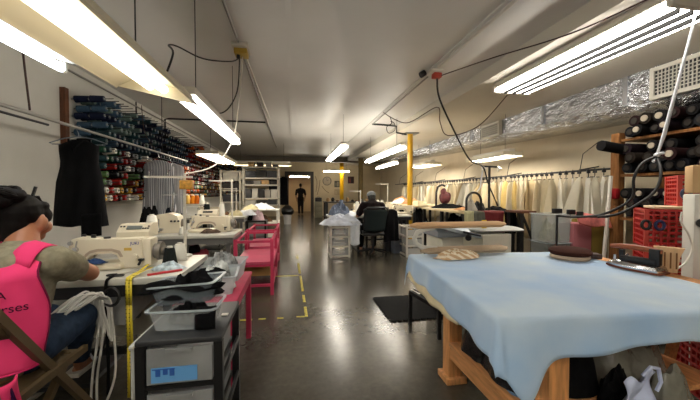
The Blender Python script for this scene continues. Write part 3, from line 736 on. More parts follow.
for k, (px_, py_, Y_, mt, h, r, lab) in enumerate(((207, 214, 4.52, dark_thread, .15, .055, 'dark cone with white thread over it on the second table'), (222, 214, 4.55, white_thread, .15, .05, 'white cone on the back right of the second table'), (183, 236, 3.98, white_thread, .10, .05, 'short white cone on the front of the second table'))):
    p = ay(px_, py_, Y_); cone(p.x, p.y, .751, h + (.22 if k < 2 else 0), r, mt, lab)
om = M('thread_orange', (214, 128, 30), .7); gm = M('thread_gold_cone', (214, 176, 96), .7)
for k, (px_, mt, lab) in enumerate(((188, gm, 'gold'), (193, om, 'bright orange'), (197, M('thread_amber', (190, 96, 20), .7), 'amber'), (202, white_thread, 'white'))):
    p = ay(px_, 205, 7.3); cone(p.x, p.y, 1.0, .2, .06, mt, f'{lab} thread cone on the ledge below the spool wall')
p0, p1 = ay(183, 206, 7.3), ay(206, 206, 7.3)
tag(B().bx(p0.x - .1, p1.x + .05, 7.2, 7.42, .96, .999).done('cone_ledge', wall_l), 'narrow pale ledge holding four coloured thread cones', 'shelf')
B_ = B(); 
for x in (p0.x - .05, p1.x): B_.bx(x - .015, x + .015, 7.36, 7.40, 0, .959)
tag(B_.done('ledge_support', greymetal), 'thin grey supports under the cone ledge', 'support')
# clutter on the second and third tables
cl = [(208, 219, 'black cloth', blackcloth, .11), (236, 212, 'cream cloth', M('cream_cloth', (206, 196, 158), .85, nz=.1), .12), (247, 209, 'white cloth', white_cloth, .13), (224, 215, 'brown cloth', M('brown_cloth', (94, 70, 52), .85, nz=.3), .09), (233, 215, 'grey patterned cloth', M('grey_print', (120, 118, 110), .85, nz=.5, ns=25), .1)]
for k, (a, c, n_, mt, r) in enumerate(cl):
    Y_ = 7.0 + .1 * k
    p = ay(a, c, Y_); heap('cloth_pile', (p.x, p.y, .751), r * 1.5, r, .12, mt, 20 + k, f'{n_} pile lying on the third sewing table', 'cloth')
heap('cloth_pile', (-1.0, 4.12, .751), .12, .09, .06, M('brown_tool_cloth', (80, 66, 56), .8, nz=.4, ns=30), 33, 'brownish cloth by the second table machine', 'cloth')
# pinkish and dark things under the second table
tag(B().tube([(-1.35, 4.2, .40), (-1.2, 4.15, .46), (-1.05, 4.1, .52)], [.05, .07, .045], n=12).done('pink_bundle', M('dull_pink', (170, 72, 84), .8, nz=.2)), 'dull pink cloth roll lying under the second table', 'cloth roll')
tag(B().tube([(-1.5, 4.1, .50), (-1.3, 4.05, .54), (-1.12, 4.05, .58)], .05, n=10).done('dark_bundle', blackcloth), 'dark cloth roll under the second table above the pink one', 'cloth roll')
B_ = B(); B_.bx(-1.85, -.78, 4.0, 4.5, .30, .325); tag(B_.done('under_shelf', M('under_shelf_wood', (120, 100, 70), .6, nz=.2)), 'wooden lower shelf beneath the second sewing table', 'shelf')

# ------------------------------------------------------------------ black drawer cart with bins
CX0, CX1, CY0, CY1, CT = -.63, -.295, 1.38, 1.82, .65
t = thing('drawer_cart', 'black plastic drawer cart with clear drawers, front and centre left', 'drawer cart', ((CX0 + CX1) / 2, (CY0 + CY1) / 2, 0))
B().bx(CX0, CX1, CY0, CY1, CT - .025, CT, bev=.008).done('top_panel', M('cart_top', (40, 41, 43), .45), t)
b = B()
for x in (CX0, CX1 - .035):
    for y in (CY0 + .004, CY1 - .035): b.bx(x, x + .035, y, y + .031, .06, CT - .025)
for z in (.06, .25, .44):
    b.bx(CX0 + .035, CX1 - .035, CY0 + .01, CY1 - .01, z, z + .018)
    for x in (CX0, CX1 - .012): b.bx(x, x + .012, CY0 + .035, CY1 - .035, z, z + .03)
b.done('frame', black, t)
papb = M('packet_blue', (96, 156, 210), .5); 
for k, z in enumerate((.465, .275, .085)):
    b = B(); b.bx(CX0 + .042, CX1 - .042, CY0 + .008, CY0 + .016, z, z + .148); b.bx(CX0 + .042, CX0 + .047, CY0 + .016, CY1 - .04, z, z + .14); b.bx(CX1 - .047, CX1 - .042, CY0 + .016, CY1 - .04, z, z + .14); b.bx(CX0 + .047, CX1 - .047, CY0 + .016, CY1 - .04, z, z + .006)
    d = b.done('drawer', clear_dim, t)
    B().bx((CX0 + CX1) / 2 - .05, (CX0 + CX1) / 2 + .05, CY0 - .008, CY0 + .008, z + .135, z + .148).done('handle', clear_dim, d)
for y in (CY0 + .03, CY1 - .05):
    for x in (CX0 + .03, CX1 - .03): B().cyl((x - .012, y, .028), (x + .012, y, .028), .028, n=14).done('caster', rubber, t)
t = thing('paper_packet', 'blue paper packet behind the clear front of the top cart drawer', 'packet', (-.475, 1.42, .473))
b = B(); b.bx(-.57, -.395, CY0 + .0035, CY0 + .0065, .474, .535); b.done('packet_sleeve', papb, t)
b = B(); dk = M('packet_print', (36, 84, 160), .5)
for k, x in enumerate((-.553, -.525, -.50)): b.bx(x, x + .018, CY0 + .002, CY0 + .0034, .50 + .006 * (k % 2), .527)
b.bx(-.565, -.48, CY0 + .002, CY0 + .0034, .527, .531); b.done('packet_print', dk, t)
t = thing('paper_label', 'white and blue printed sheet on the second cart drawer front', 'label', (-.49, 1.385, .31))
b = B(); b.bx(-.545, -.44, CY0 + .0035, CY0 + .0065, .31, .385); b.done('sheet', white_paint, t)
b = B()
for i in range(3):
    for j in range(2): b.bx(-.539 + .034 * i, -.512 + .034 * i, CY0 + .002, CY0 + .0034, .352 - .028 * j, .374 - .028 * j)
b.done('printed_block', dk, t)
tag(B().bx(-.345, -.315, 1.60, 1.625, CT + .001, CT + .006).done('white_tag', white_paint), 'small white tag on the right edge of the cart top', 'tag')
# pale cart behind its left side
t = thing('plastic_board', 'pale plastic panel standing along the left side of the black drawer cart', 'panel', (-.66, 1.62, 0))
B().bx(-.664, -.645, 1.42, 1.80, 0, .60, bev=.008).done('panel_board', M('pale_plastic', (176, 176, 170), .5), t)
B().bx(-.668, -.640, 1.41, 1.81, .60, .622, bev=.01).done('top_rim', M('pale_plastic', (176, 176, 170), .5), t)

def bin_(name, label, c, sx, sy, h, rz=0, tilt=(0, 0), mat=None, taper=.86):
    T = Matrix.Translation(V(c)) @ Matrix.Rotation(rz, 4, 'Z') @ Matrix.Rotation(tilt[0], 4, 'X') @ Matrix.Rotation(tilt[1], 4, 'Y')
    def rr(x, y, z, r=.025):
        o = []
        for cx_, cy_, a0 in ((x - r, y - r, 0), (-x + r, y - r, PI / 2), (-x + r, -y + r, PI), (x - r, -y + r, 1.5 * PI)):
            for k in range(5): a = a0 + k * PI / 8; o.append(V((cx_ + r * math.cos(a), cy_ + r * math.sin(a), z)))
        return o
    t = thing(name, label, 'bin', c)
    b = B(T); x, y = sx / 2, sy / 2; k = taper
    b.ring([rr(x * k - .003, y * k - .003, .005), rr(x - .003, y - .003, h), rr(x, y, h), rr(x * k, y * k, 0)], caps=False)
    b.bm.faces.new([b.bm.verts.new(q) for q in rr(x * k, y * k, 0.001)])
    b.done('bin_shell', mat or clear, t, angle=40)
    b = B(T); b.ring([rr(x, y, h), rr(x + .012, y + .012, h), rr(x + .012, y + .012, h + .006), rr(x, y, h + .006)], caps=False, closed=True)
    b.done('rim', M('bin_rim', (190, 198, 202), .3, alpha=.5), t)
    return t
bin_('storage_bin', 'clear plastic bin on the black cart, lower of two stacked', (-.475, 1.545, CT + .002), .27, .19, .085, rz=-.05)
heap('black_fabric', (-.465, 1.555, CT + .012), .10, .07, .08, blackcloth, 2, 'black fabric lying in the lower clear bin', 'fabric', rough=.6)
b = B(); b.sheet(lambda u, v: V((-.42 + .085 * u, 1.443 - .006 * math.sin(u * 3) + .03 * (1 - v) ** 3, CT + .098 - .09 * v)), 8, 8)
tag(b.done('black_cloth_flap', blackcloth, solid=.004), 'black cloth flap hanging over the front of the lower bin', 'cloth')
bin_('storage_bin', 'clear plastic bin perched tilted on top of the lower bin', (-.49, 1.62, CT + .092), .28, .19, .085, rz=-.1, tilt=(.0, -.07), mat=M('clear_dark', (120, 130, 138), .25, alpha=.5))
heap('black_fabric', (-.49, 1.625, CT + .11), .145, .10, .085, blackcloth, 7, 'black fabric heaped over the upper tilted bin', 'fabric', rough=.7)
b = B(); b.sheet(lambda u, v: V((-.635 + .32 * u - .04 * v, 1.555 - .04 * v + .015 * math.sin(u * 7), CT + .188 + .012 * math.sin(u * 9 + v * 4) - .03 * v * (1 - u) - .02 * u)), 14, 6)
tag(b.done('black_cloth_drape', blackcloth, solid=.005), 'black cloth draped across the rim of the upper bin', 'cloth')

# ------------------------------------------------------------------ pink benches
t = thing('pink_table', 'low pink table with clothing bins, just behind the black cart', 'table', (-.54, 2.45, 0))
B().bx(-.725, -.355, 2.06, 2.84, .54, .565, bev=.004).done('tabletop', pink_paint, t)
for x in (-.70, -.38):
    for y in (2.10, 2.80): B().bx(x - .02, x + .02, y - .02, y + .02, 0, .54).done('leg', pink_paint, t)
b = B(); b.bx(-.72, -.36, 2.08, 2.10, .49, .539); b.bx(-.72, -.36, 2.80, 2.82, .49, .539); b.bx(-.72, -.70, 2.1, 2.8, .49, .539); b.bx(-.38, -.36, 2.1, 2.8, .49, .539); b.done('apron', pink_paint, t)
bin_('clothes_bin', 'pale plastic bin of clothes at the front of the low pink table', (-.55, 2.32, .567), .31, .30, .12, rz=.1, mat=M('clear_pale', (215, 222, 222), .3, alpha=.5))
bin_('clothes_bin', 'clear bin of clothes at the back of the low pink table', (-.55, 2.66, .567), .31, .30, .13, rz=-.05, mat=M('clear_pale', (215, 222, 222), .3, alpha=.5))
cp = M('print_cloth_bw', (150, 152, 152), .85, nz=.95, ns=16)
heap('folded_clothes', (-.55, 2.32, .575), .135, .13, .16, M('white_print', (190, 192, 190), .85, nz=.75, ns=14), 12, 'white and grey clothes piled in the front bin of the pink table', 'clothes', rough=.8)
heap('folded_clothes', (-.55, 2.66, .575), .135, .13, .19, cp, 14, 'black and white patterned clothes piled in the back bin of the pink table', 'clothes', rough=.8)
heap('black_garment', (-.55, 2.27, .70), .11, .05, .035, blackcloth, 15, 'black garment across the clothes in the front pink table bin', 'clothes', rough=.6)
def pink_rack(x0, x1, y0, y1, zt, zs, label):
    t = thing('pink_rack', label, 'rack', ((x0 + x1) / 2, (y0 + y1) / 2, 0))
    for x in (x0, x1 - .04):
        for y in (y0, y1 - .04): B().bx(x, x + .04, y, y + .04, 0, zt).done('post', pink_paint, t)
    for (z, n_) in ((zt - .03, 'top_rail'), (.12, 'lower_rail'), (zs - .045, 'shelf_rail')):
        b = B(); b.bx(x0 + .04, x1 - .04, y0 + .005, y0 + .035, z - .014, z + .014); b.bx(x0 + .04, x1 - .04, y1 - .035, y1 - .005, z - .014, z + .014)
        b.bx(x0 + .005, x0 + .035, y0 + .04, y1 - .04, z - .012, z + .012)
        b.bx(x1 - .035, x1 - .005, y0 + .04, y1 - .04, z - .02, z + .02); b.done(n_, pink_paint, t)
    B().bx(x0 + .005, x1 - .005, y0 + .001, y1 - .005, zs - .024, zs).done('shelf', M('pink_top', (200, 78, 108), .45, nz=.08, ns=4), t)
    return t
pink_rack(-.70, -.235, 3.92, 4.85, .685, .41, 'nearer open pink rack with a flat shelf, left of the floor tape')
pink_rack(-.71, -.245, 5.05, 5.95, .685, .41, 'farther open pink rack right behind the nearer one')
t = tag(B().bx(-.64, -.275, 4.30, 4.34, .145, .34).done('cardboard_sheet', M('cardboard', (184, 146, 92), .8, nz=.1)), 'tan cardboard sheet standing in the bottom of the nearer pink rack', 'cardboard')

# yellow floor tape (worn)
tp = M('floor_tape', (176, 160, 56), .6, nz=.6, ns=30)
def tapes(segs, label):
    t = thing('floor_tape', label, 'floor tape', (*segs[0][0], 0))
    for (x0, y0), (x1, y1) in segs: B().bar((x0, y0, .0012), (x1, y1, .0012), .03, .002).done('tape_strip', tp, t, smooth=False)
tapes([((.128, 3.17), (.125, 3.45)), ((.122, 3.6), (.118, 3.85)), ((.116, 4.0), (.104, 4.75)), ((.10, 4.9), (.085, 5.6)), ((.08, 6.0), (.075, 6.3))], 'worn yellow tape line running away along the floor')
tapes([((.11, 3.18), (.03, 3.18)), ((-.10, 3.18), (-.16, 3.18)), ((-.27, 3.19), (-.34, 3.19)), ((-.40, 3.19), (-.62, 3.20))], 'worn yellow tape line across the floor nearest the camera')
tapes([((.07, 4.78), (-.28, 4.79))], 'short thin tape line reaching the pink rack')
# ------------------------------------------------------------------ seated woman in a pink vest
skin = M('skin', (158, 104, 74), 0.5)
hair_m = M('hair_dark', (15, 11, 10), 0.65, nz=.35, ns=20, stretch=(5, 5, 1))
shirt_m = M('shirt_olive_grey', (128, 122, 102), 0.85, nz=.22, ns=40)
vest_m = M('vest_pink', (216, 58, 108), 0.75, nz=.06, ns=6)
jean_m = M('jean_blue', (38, 52, 72), 0.85, nz=.25, ns=30)
hc = V((-1.215, 1.69, 1.13))
w = thing('person', 'seated woman in a pink vest over olive shirt, dark hair in a bun, sewing', 'person', (-1.17, 1.55, 0))
b = B()
def hp(dx, dy, dz):
    """point on the head: right, forward, up from its centre, turned toward her right"""
    c_, s_ = math.cos(-.12), math.sin(-.12)
    return hc + V((dx * c_ - dy * s_, dx * s_ + dy * c_, dz)) * 1.05
def hs(*r): return tuple(v * 1.05 for v in r)
HR = Matrix.Rotation(-.12, 3, 'Z')
ELB = {1: V((-1.035, 1.83, .835)), -1: V((-1.43, 1.82, .83))}
WRI = {1: V((-1.262, 2.07, .815)), -1: V((-1.42, 2.08, .82))}
SHO = {1: V((-1.035, 1.59, .945)), -1: V((-1.325, 1.59, .945))}
# body: torso, neck, head, arms, legs as one skin
cone_chain(b, [((-1.18, 1.50, .60), .135), ((-1.18, 1.54, .78), .12), ((-1.178, 1.58, .90), .12), ((-1.178, 1.61, .97), .075), ((-1.188, 1.65, 1.07), .05)])
b.ell(hp(0, -.005, .015), hs(.070, .088, .084), rot=HR); b.ell(hp(0, .03, -.035), hs(.056, .062, .066), rot=HR); b.ell(hp(0, .05, -.082), hs(.034, .036, .026), rot=HR)
b.ell(hp(0, .098, -.028), hs(.011, .016, .018), rot=HR); b.ell(hp(0, .086, -.064), hs(.022, .012, .009), rot=HR); b.ell(hp(0, .076, .0), hs(.048, .02, .014), rot=HR)
for s_ in (-1, 1):
    b.ell(hp(s_ * .078, .0, -.022), hs(.013, .023, .034), rot=HR); b.ell(hp(s_ * .045, .045, -.04), hs(.024, .032, .03), rot=HR)
for s_ in (1, -1):
    sh, el, wr = SHO[s_], ELB[s_], WRI[s_]
    cone_chain(b, [((-1.178 + s_ * .075, 1.585, .94), .064), (sh, .056), (sh.lerp(el, .5), .048), (el, .043), (el.lerp(wr, .35), .041), (wr, .026)])
    d = (wr - el).normalized()
    b.ell(wr + d * .045 + V((0, 0, -.004)), (.036, .046, .017), rot=d.to_track_quat('Y', 'Z').to_matrix())
    hip = V((-1.18 + s_ * .075, 1.53, .59)); kn = V((-1.13 if s_ == 1 else -1.285, 1.92, .585)); an = V((-1.33 if s_ == 1 else -1.56, 2.24 if s_ == 1 else 2.18, .17 if s_ == 1 else .09))
    cone_chain(b, [(hip, .088), (hip.lerp(kn, .55), .076), (kn, .06), (kn.lerp(an, .35), .054), (an, .034)])
    b.ell(an + V((-.02, .07, -.045)), (.04, .10, .032))
body = remeshed('body', b, skin, w, vox=.0075, it=5)
for s_ in (1, -1):
    el, wr = ELB[s_], WRI[s_]
    d = (wr - el).normalized(); side = d.cross(V((0, 0, 1))).normalized(); base = wr + d * .08
    for k in range(4):
        q = base + side * (-.027 + .018 * k); L = (.062, .074, .07, .055)[k]
        B().tube([q - d * .02, q, q + d * L * .45 + V((0, 0, .004)), q + d * L * .8 + V((0, 0, -.012)), q + d * L + V((0, 0, -.022))], [.009, .009, .0085, .0075, .005], n=8).done('finger', skin, body)
    sg = 1 if s_ == -1 else -1
    q = wr + d * .03 + side * .030 * sg
    B().tube([q - side * .012 * sg, q + side * .016 * sg + d * .018, q + side * .022 * sg + d * .042, q + side * .016 * sg + d * .06], [.011, .0105, .009, .006], n=8).done('thumb', skin, body)
for s_ in (-1, 1):
    B().ell(hp(s_ * .028, .083, -.012), (.011, .007, .006), rot=HR, n=10).done('eye', black, body)
# hair with bun
b = B()
b.ell(hp(0, -.022, .028), hs(.079, .084, .082), rot=HR); b.ell(hp(0, -.055, -.02), hs(.062, .046, .062), rot=HR); b.ell(hp(0, .004, .048), hs(.068, .070, .040), rot=HR); b.ell(hp(.05, .036, .012), hs(.022, .036, .036), rot=HR); b.ell(hp(0, -.052, -.055), hs(.058, .044, .062), rot=HR); b.ell(hp(0, -.048, -.095), hs(.046, .034, .04), rot=HR)
b.ell(hp(.045, .03, .055), hs(.026, .034, .022), rot=HR); b.ell(hp(-.05, .045, .03), hs(.03, .045, .04), rot=HR)
hr = remeshed('hair', b, hair_m, w, vox=.006, it=3, disp=.005)
for k in range(9):
    a = -.9 + .23 * k
    B().tube([hp(.062 * math.sin(a) * 1.1, .062 * math.cos(a) * .9, .055 + .01 * math.sin(k * 3)), hp(.05 * math.sin(a), .02, .094), hp(.02 * math.sin(a), -.05, .088)], [.005, .008, .005], n=6).done('hair_strand', hair_m, hr)
b = B(); bc = hp(-.008, -.085, .098)
b.ell(bc, (.054, .052, .048)); b.ell(bc + V((.03, .02, .0)), (.042, .042, .036)); b.ell(bc + V((-.035, -.01, -.012)), (.036, .038, .034)); b.ell(bc + V((.01, -.022, -.02)), (.042, .036, .034))
bn = remeshed('hair_bun', b, hair_m, hr, vox=.006, it=2, disp=.009)
for k in range(6):
    ph = k * 1.05; tilt_ = .5 * math.sin(k * 1.7)
    pts = [bc + V((.052 * math.cos(a), .05 * math.sin(a) * math.cos(tilt_), .014 + .03 * math.sin(a + ph) * .8 + .02 * math.sin(tilt_))) for a in [ph + .42 * i for i in range(9)]]
    B().tube(pts, [.004, .009, .011, .012, .012, .012, .011, .009, .004], n=7).done('hair_coil', hair_m, hr)
B().bar(hp(.03, .0, .085), hp(.045, .005, .14), .012, .009).done('hair_stick', black, hr)
# shirt
b = B()
cone_chain(b, [((-1.18, 1.50, .62), .150), ((-1.18, 1.54, .78), .142), ((-1.178, 1.58, .90), .142), ((-1.175, 1.60, .955), .095), ((-1.172, 1.62, .99), .066)])
for s_ in (1, -1):
    sh, el = SHO[s_], ELB[s_]
    cone_chain(b, [((-1.178 + s_ * .07, 1.585, .935), .080), (sh, .072), (sh.lerp(el, .25), .070), (sh.lerp(el, .46), .067)])
remeshed('shirt', b, shirt_m, w, vox=.008, it=4, disp=.004)
# trousers
b = B(); b.ell((-1.18, 1.50, .60), (.165, .14, .10))
for s_ in (1, -1):
    hip = V((-1.18 + s_ * .075, 1.53, .59)); kn = V((-1.13 if s_ == 1 else -1.285, 1.92, .585)); an = V((-1.33 if s_ == 1 else -1.56, 2.24 if s_ == 1 else 2.18, .19 if s_ == 1 else .12))
    cone_chain(b, [(hip, .098), (hip.lerp(kn, .55), .087), (kn, .071), (kn.lerp(an, .35), .064), (kn.lerp(an, .85), .052)])
remeshed('trousers', b, jean_m, w, vox=.009, it=3, disp=.004)
# pink vest: shell round the torso, open at the right side seam
def vest_f(u, v):
    """u round the back from her right edge (0) to her left edge (1); v from hem to shoulder"""
    arm = max(0, min(1, (v - .42) / .5)); arm = arm * arm * (3 - 2 * arm)
    a0 = .18 + .42 * arm
    a = -a0 - (PI - 2 * a0) * u
    z = .562 + (1.0 - .562) * v
    cy = 1.50 + .085 * min(1, v * 1.05) + max(0, v - .85) * .2
    hw = .176 - .004 * v - max(0, v - .86) * .18; hd = .172 - .008 * v - max(0, v - .80) * .40
    fold = .006 * math.sin(u * 15 + v * 3) * (1 - v * .6) + .006 * noise.noise(V((u * 6, v * 5, 2)))
    return V((-1.178 + (hw + fold) * math.cos(a), cy + (hd + fold) * math.sin(a), z))
b = B(); b.sheet(vest_f, 40, 30); vt = b.done('vest', vest_m, w, solid=.004, angle=80)
trim = M('vest_trim', (112, 22, 58), .7)
b = B(); b.tube([vest_f(0, k / 24) for k in range(25)], .0045); b.done('vest_binding', trim, vt)
b = B(); b.tube([vest_f(k / 24, 0) for k in range(25)], .004); b.done('vest_hem', M('vest_trim2', (206, 46, 104), .7), vt)
for s_ in (1, -1):
    pts = [V((-1.178 + s_ * q[0], q[1], q[2])) for q in ((.085, 1.485, .955), (.088, 1.515, 1.000), (.090, 1.56, 1.024), (.094, 1.61, 1.026), (.10, 1.66, 1.005), (.105, 1.70, .95))]
    b = B(); b.sheet(lambda u, v: pts[min(4, int(v * 5))].lerp(pts[min(4, int(v * 5)) + 1], v * 5 - min(4, int(v * 5))) + V((s_ * (u - .5) * .075, 0, -(u - .5) * .022)), 4, 10); b.done('vest_strap', vest_m, vt, solid=.006, angle=80)
lt = M('vest_writing', (60, 14, 40), .7)
# lettering on the vest back
def letters(body_, u, v, size):
    p = vest_f(u, v); d = (vest_f(u - .03, v) - vest_f(u + .03, v)).normalized(); up = (vest_f(u, v + .05) - vest_f(u, v - .05)).normalized()
    n = d.cross(up); T = facing(p + n * .009, d, up)
    text('vest_lettering', body_, size, lt, vt, T @ Matrix.Shear('XY', 4, (.25, 0)) if False else T, .001)
letters('rses', .225, .545, .046)
letters('A', .30, .665, .042)
# shoes
for s_, (x, y, z) in ((1, (-1.35, 2.30, .105)), (-1, (-1.58, 2.25, .0))):
    sh = B().prismz([(x - .045, y - .11), (x + .04, y - .11), (x + .048, y + .06), (x + .02, y + .14), (x - .025, y + .14), (x - .05, y + .05)], z, z + .026).done('shoe_sole', white_paint, w)
    b = B(); b.tube([(x - .05, y + .05, z + .02), (x - .03, y + .05, z + .075), (x + .02, y + .05, z + .078), (x + .048, y + .05, z + .02)], .014); b.done('shoe_strap', white_cloth, sh)
# cords on the lap
wc = M('white_cord', (216, 214, 208), .8)
t = thing('cord_bundle', 'bundle of white cords on the woman\'s lap trailing to the floor', 'cord', (-1.1, 1.9, .6))
for k in range(15):
    f_ = k / 14; x1 = -1.105 + .07 * f_; y0 = 1.73 + R.uniform(-.03, .06); h = .685 + R.uniform(-.012, .025)
    pts = [V((x1 - .03, y0, .665)), V((x1 - .01, y0 + .06, h)), V((x1, y0 + .14, h + .012)), V((x1 + .01, 1.93, .68)), V((x1 + .012, 1.995, .62))]
    if k not in (1, 6, 12):
        pts += [V((x1 + .01, 2.0, .54 - .01 * k % 3)), V((x1 - .012, 1.995, .515)), V((x1 - .02, 1.985, .57)), V((x1 - .02, 1.97, .66))]
    else:
        e_ = .06 if k == 12 else 0
        pts += [V((x1 + .008 + e_ * .5, 1.99, .42)), V((x1 - .02 + e_, 1.985, .2)), V((x1 - .02, 1.98, .02)), V((x1 + .05 * math.sin(k), 1.97, .012)), V((x1 + .09 * math.cos(k * 2), 1.96, .04)), V((x1 + .02, 1.92 + .02 * math.sin(k * 3), .014))]
    o = cable('cord', None, pts, .0062, wc, None, sub=4); o.parent = t; o.matrix_parent_inverse = Matrix.Translation(-WORLD[t.name])
# folding chair
cm = M('chair_brown', (92, 76, 52), .45, .3)
t = thing('folding_chair', 'brown metal folding chair the woman sits on', 'chair', (-1.2, 1.5, 0))
for x in (-1.0, -1.37):
    b = B(); b.bar((x, 1.24, .86), (x, 1.90, .0), .03, .026, up=(1, 0, 0)); b.done('front_leg', cm, t)
    b = B(); b.bar((x + .03 * (1 if x > -1.2 else -1) * -1, 1.66, .50), (x + .03 * (1 if x > -1.2 else -1) * -1, 1.16, .0), .028, .024, up=(1, 0, 0)); b.done('rear_leg', cm, t)
B().bx(-1.36, -1.01, 1.28, 1.70, .485, .505, bev=.008).done('seat', cm, t)
b = B(); b.bar((-.985, 1.30, .495), (-.985, 1.70, .505), .02, .03); b.done('seat_rail', cm, t)
b = B(); b.sheet(lambda u, v: V((-1.37 + .37 * u, 1.245 + .07 * v - .03 * math.sin(PI * u), .85 - .12 * v)), 10, 4); b.done('backrest', cm, t, solid=.01)
b = B(); b.bar((-1.37, 1.30, .12), (-1.0, 1.30, .12), .018); b.done('rear_stretcher', cm, t)
# pink garment over the chair
b = B(); b.sheet(lambda u, v: V((-.965 + .012 * math.sin(v * 6 + u * 4), 1.22 + .085 * u + .02 * v + .02 * u * v, .60 - .34 * v)), 8, 14)
t = thing('pink_apron', 'pink apron hanging from the folding chair at the bottom left corner', 'apron', (-.96, 1.27, .26))
b.done('apron_cloth', vest_m, t, solid=.005)
b = B(); b.tube([(-.955, 1.25, .58), (-.95, 1.27, .50), (-.955, 1.245, .43), (-.95, 1.255, .37)], .006); b.done('apron_tie', M('tie_purple', (52, 18, 60), .7), t)
# under-table grey guard
tag(B().prismx([(2.10, .45), (2.10, .62), (2.5, .66), (2.5, .50)], -1.24, -.98).done('belt_guard', M('guard_grey', (186, 188, 188), .4, .3, nz=.2)), 'grey motor guard beneath the nearest sewing table', 'guard')

tag(B().bx(-1.92, -.76, 2.50, 2.53, .22, .62).done('beige_under_board', M('panel_beige', (200, 196, 182), .5)), 'beige back panel under the nearest sewing table', 'panel')
# ------------------------------------------------------------------ man in the doorway
def standing_man(x, y):
    t = thing('person', 'person in dark clothes standing in the far doorway', 'person', (x, y, 0))
    b = B()
    cone_chain(b, [((x, y, .95), .14), ((x, y, 1.15), .13), ((x, y, 1.35), .15), ((x, y, 1.45), .08), ((x, y, 1.54), .05)])
    b.ell((x, y, 1.65), (.075, .09, .115)); b.ell((x, y + .09, 1.64), (.012, .02, .02))
    for s_ in (1, -1):
        b.ell((x + s_ * .077, y, 1.64), (.01, .02, .03))
        cone_chain(b, [((x + s_ * .1, y, 1.42), .075), ((x + s_ * .21, y, 1.38), .058), ((x + s_ * .27, y, 1.1), .045), ((x + s_ * .23, y + .08, .86), .03)])
        b.ell((x + s_ * .225, y + .1, .80), (.02, .04, .06))
        cone_chain(b, [((x + s_ * .085, y, .92), .10), ((x + s_ * .09, y + .02, .5), .06), ((x + s_ * .09, y - .01, .1), .042)])
        b.ell((x + s_ * .095, y + .07, .045), (.045, .12, .045))
    body = remeshed('body', b, M('skin_shade', (120, 84, 62), .6), t, vox=.014, it=3)
    for s_ in (1, -1):
        for k in range(4): B().tube([(x + s_ * .225, y + .08 + .014 * k, .77), (x + s_ * .222, y + .088 + .014 * k, .735), (x + s_ * .215, y + .09 + .012 * k, .71)], [.009, .0085, .006], n=6).done('finger', MATS['skin_shade'], body)
        B().tube([(x + s_ * .21, y + .14, .80), (x + s_ * .2, y + .16, .77), (x + s_ * .2, y + .16, .74)], [.011, .01, .007], n=6).done('thumb', MATS['skin_shade'], body)
    b = B(); cone_chain(b, [((x, y, .88), .16), ((x, y, 1.15), .15), ((x, y, 1.34), .17), ((x, y, 1.44), .10)])
    for s_ in (1, -1): cone_chain(b, [((x + s_ * .1, y, 1.41), .09), ((x + s_ * .21, y, 1.37), .074), ((x + s_ * .26, y, 1.14), .066)])
    remeshed('shirt', b, blackcloth, t, vox=.014, it=3, disp=.006)
    b = B()
    for s_ in (1, -1): cone_chain(b, [((x + s_ * .08, y, .92), .115), ((x + s_ * .09, y + .02, .5), .078), ((x + s_ * .09, y - .01, .09), .06)])
    remeshed('trousers', b, M('dark_denim', (20, 21, 26), .85), t, vox=.014, it=2, disp=.006)
    b = B(); b.ell((x, y - .015, 1.69), (.085, .095, .09)); b.ell((x, y - .04, 1.64), (.078, .06, .08)); remeshed('hair', b, hair_m, t, vox=.012, it=2)
standing_man(.43, 18.3)

# ------------------------------------------------------------------ back wall and left rear
def blackstuff(): return R.choice([blackcloth, M('navy_cloth', (22, 26, 36)), M('brown_cloth', (94, 70, 52)), M('dull_grey_box', (96, 94, 88), .6)])
t = thing('metal_shelf', 'tall pale metal shelving unit with dark goods at the back left', 'shelf', (-1.0, 9.6, 0))
sx0, sx1, sy0, sy1 = -1.45, -.40, 9.6, 10.1
sm = M('shelf_paint', (156, 150, 136), .5)
for x in (sx0, sx1 - .05):
    for y in (sy0, sy1 - .05): B().bx(x, x + .05, y, y + .05, 0, 2.0).done('post', sm, t)
for z in (.3, .85, 1.05, 1.45, 1.65, 1.97): B().bx(sx0, sx1, sy0, sy1, z, z + .04).done('shelf_board', sm, t)
bt = [M('box_dark', (44, 42, 40), .7), M('box_grey', (118, 114, 106), .7), M('box_tan', (150, 122, 84), .7), M('box_white', (150, 146, 136), .6), M('box_charcoal', (28, 28, 30), .6), M('box_olive', (86, 84, 60), .7)]
btn = ['dark', 'grey', 'tan', 'white', 'charcoal', 'olive']
def small_box(x0, x1, y0, y1, z0, h, k, label):
    t = thing('storage_box', label, 'box', ((x0 + x1) / 2, (y0 + y1) / 2, z0))
    B().bx(x0, x1, y0, y1, z0 + .001, z0 + h * .8, bev=.004).done('box_body', bt[k], t); B().bx(x0 - .005, x1 + .005, y0 - .005, y1 + .005, z0 + h * .8, z0 + h, bev=.004).done('lid', bt[k], t)
for z, zn, seq in ((1.09, 'lower middle shelf', (4, 3, 0, 1, 3)), (1.49, 'upper middle shelf', (0, 1, 2, 0)), (1.69, 'second shelf from the top', (4, 0, 4)), (.89, 'low shelf', (3, 0, 4))):
    n = len(seq); W = (sx1 - sx0 - .14) / n
    for i, k in enumerate(seq):
        x0 = sx0 + .07 + i * W
        small_box(x0 + .012, x0 + W - .012, sy0 + .03, sy1 - .07, z, (.30 if n == 5 else .12 if n == 4 else .24 if z > 1.6 else .13) * R.uniform(.75, 1), k, f'{btn[k]} box, {ORD[i]} from the left on {zn} of metal unit')
for k, x in enumerate((-1.3, -1.05, -.8, -.6)):
    small_box(x, x + .16, sy0 + .1, sy0 + .4, 2.012, R.uniform(.07, .14), (2, 0, 1, 4)[k], f'{btn[(2, 0, 1, 4)[k]]} box on top of the metal shelving unit, {ORD[k]} from the left')
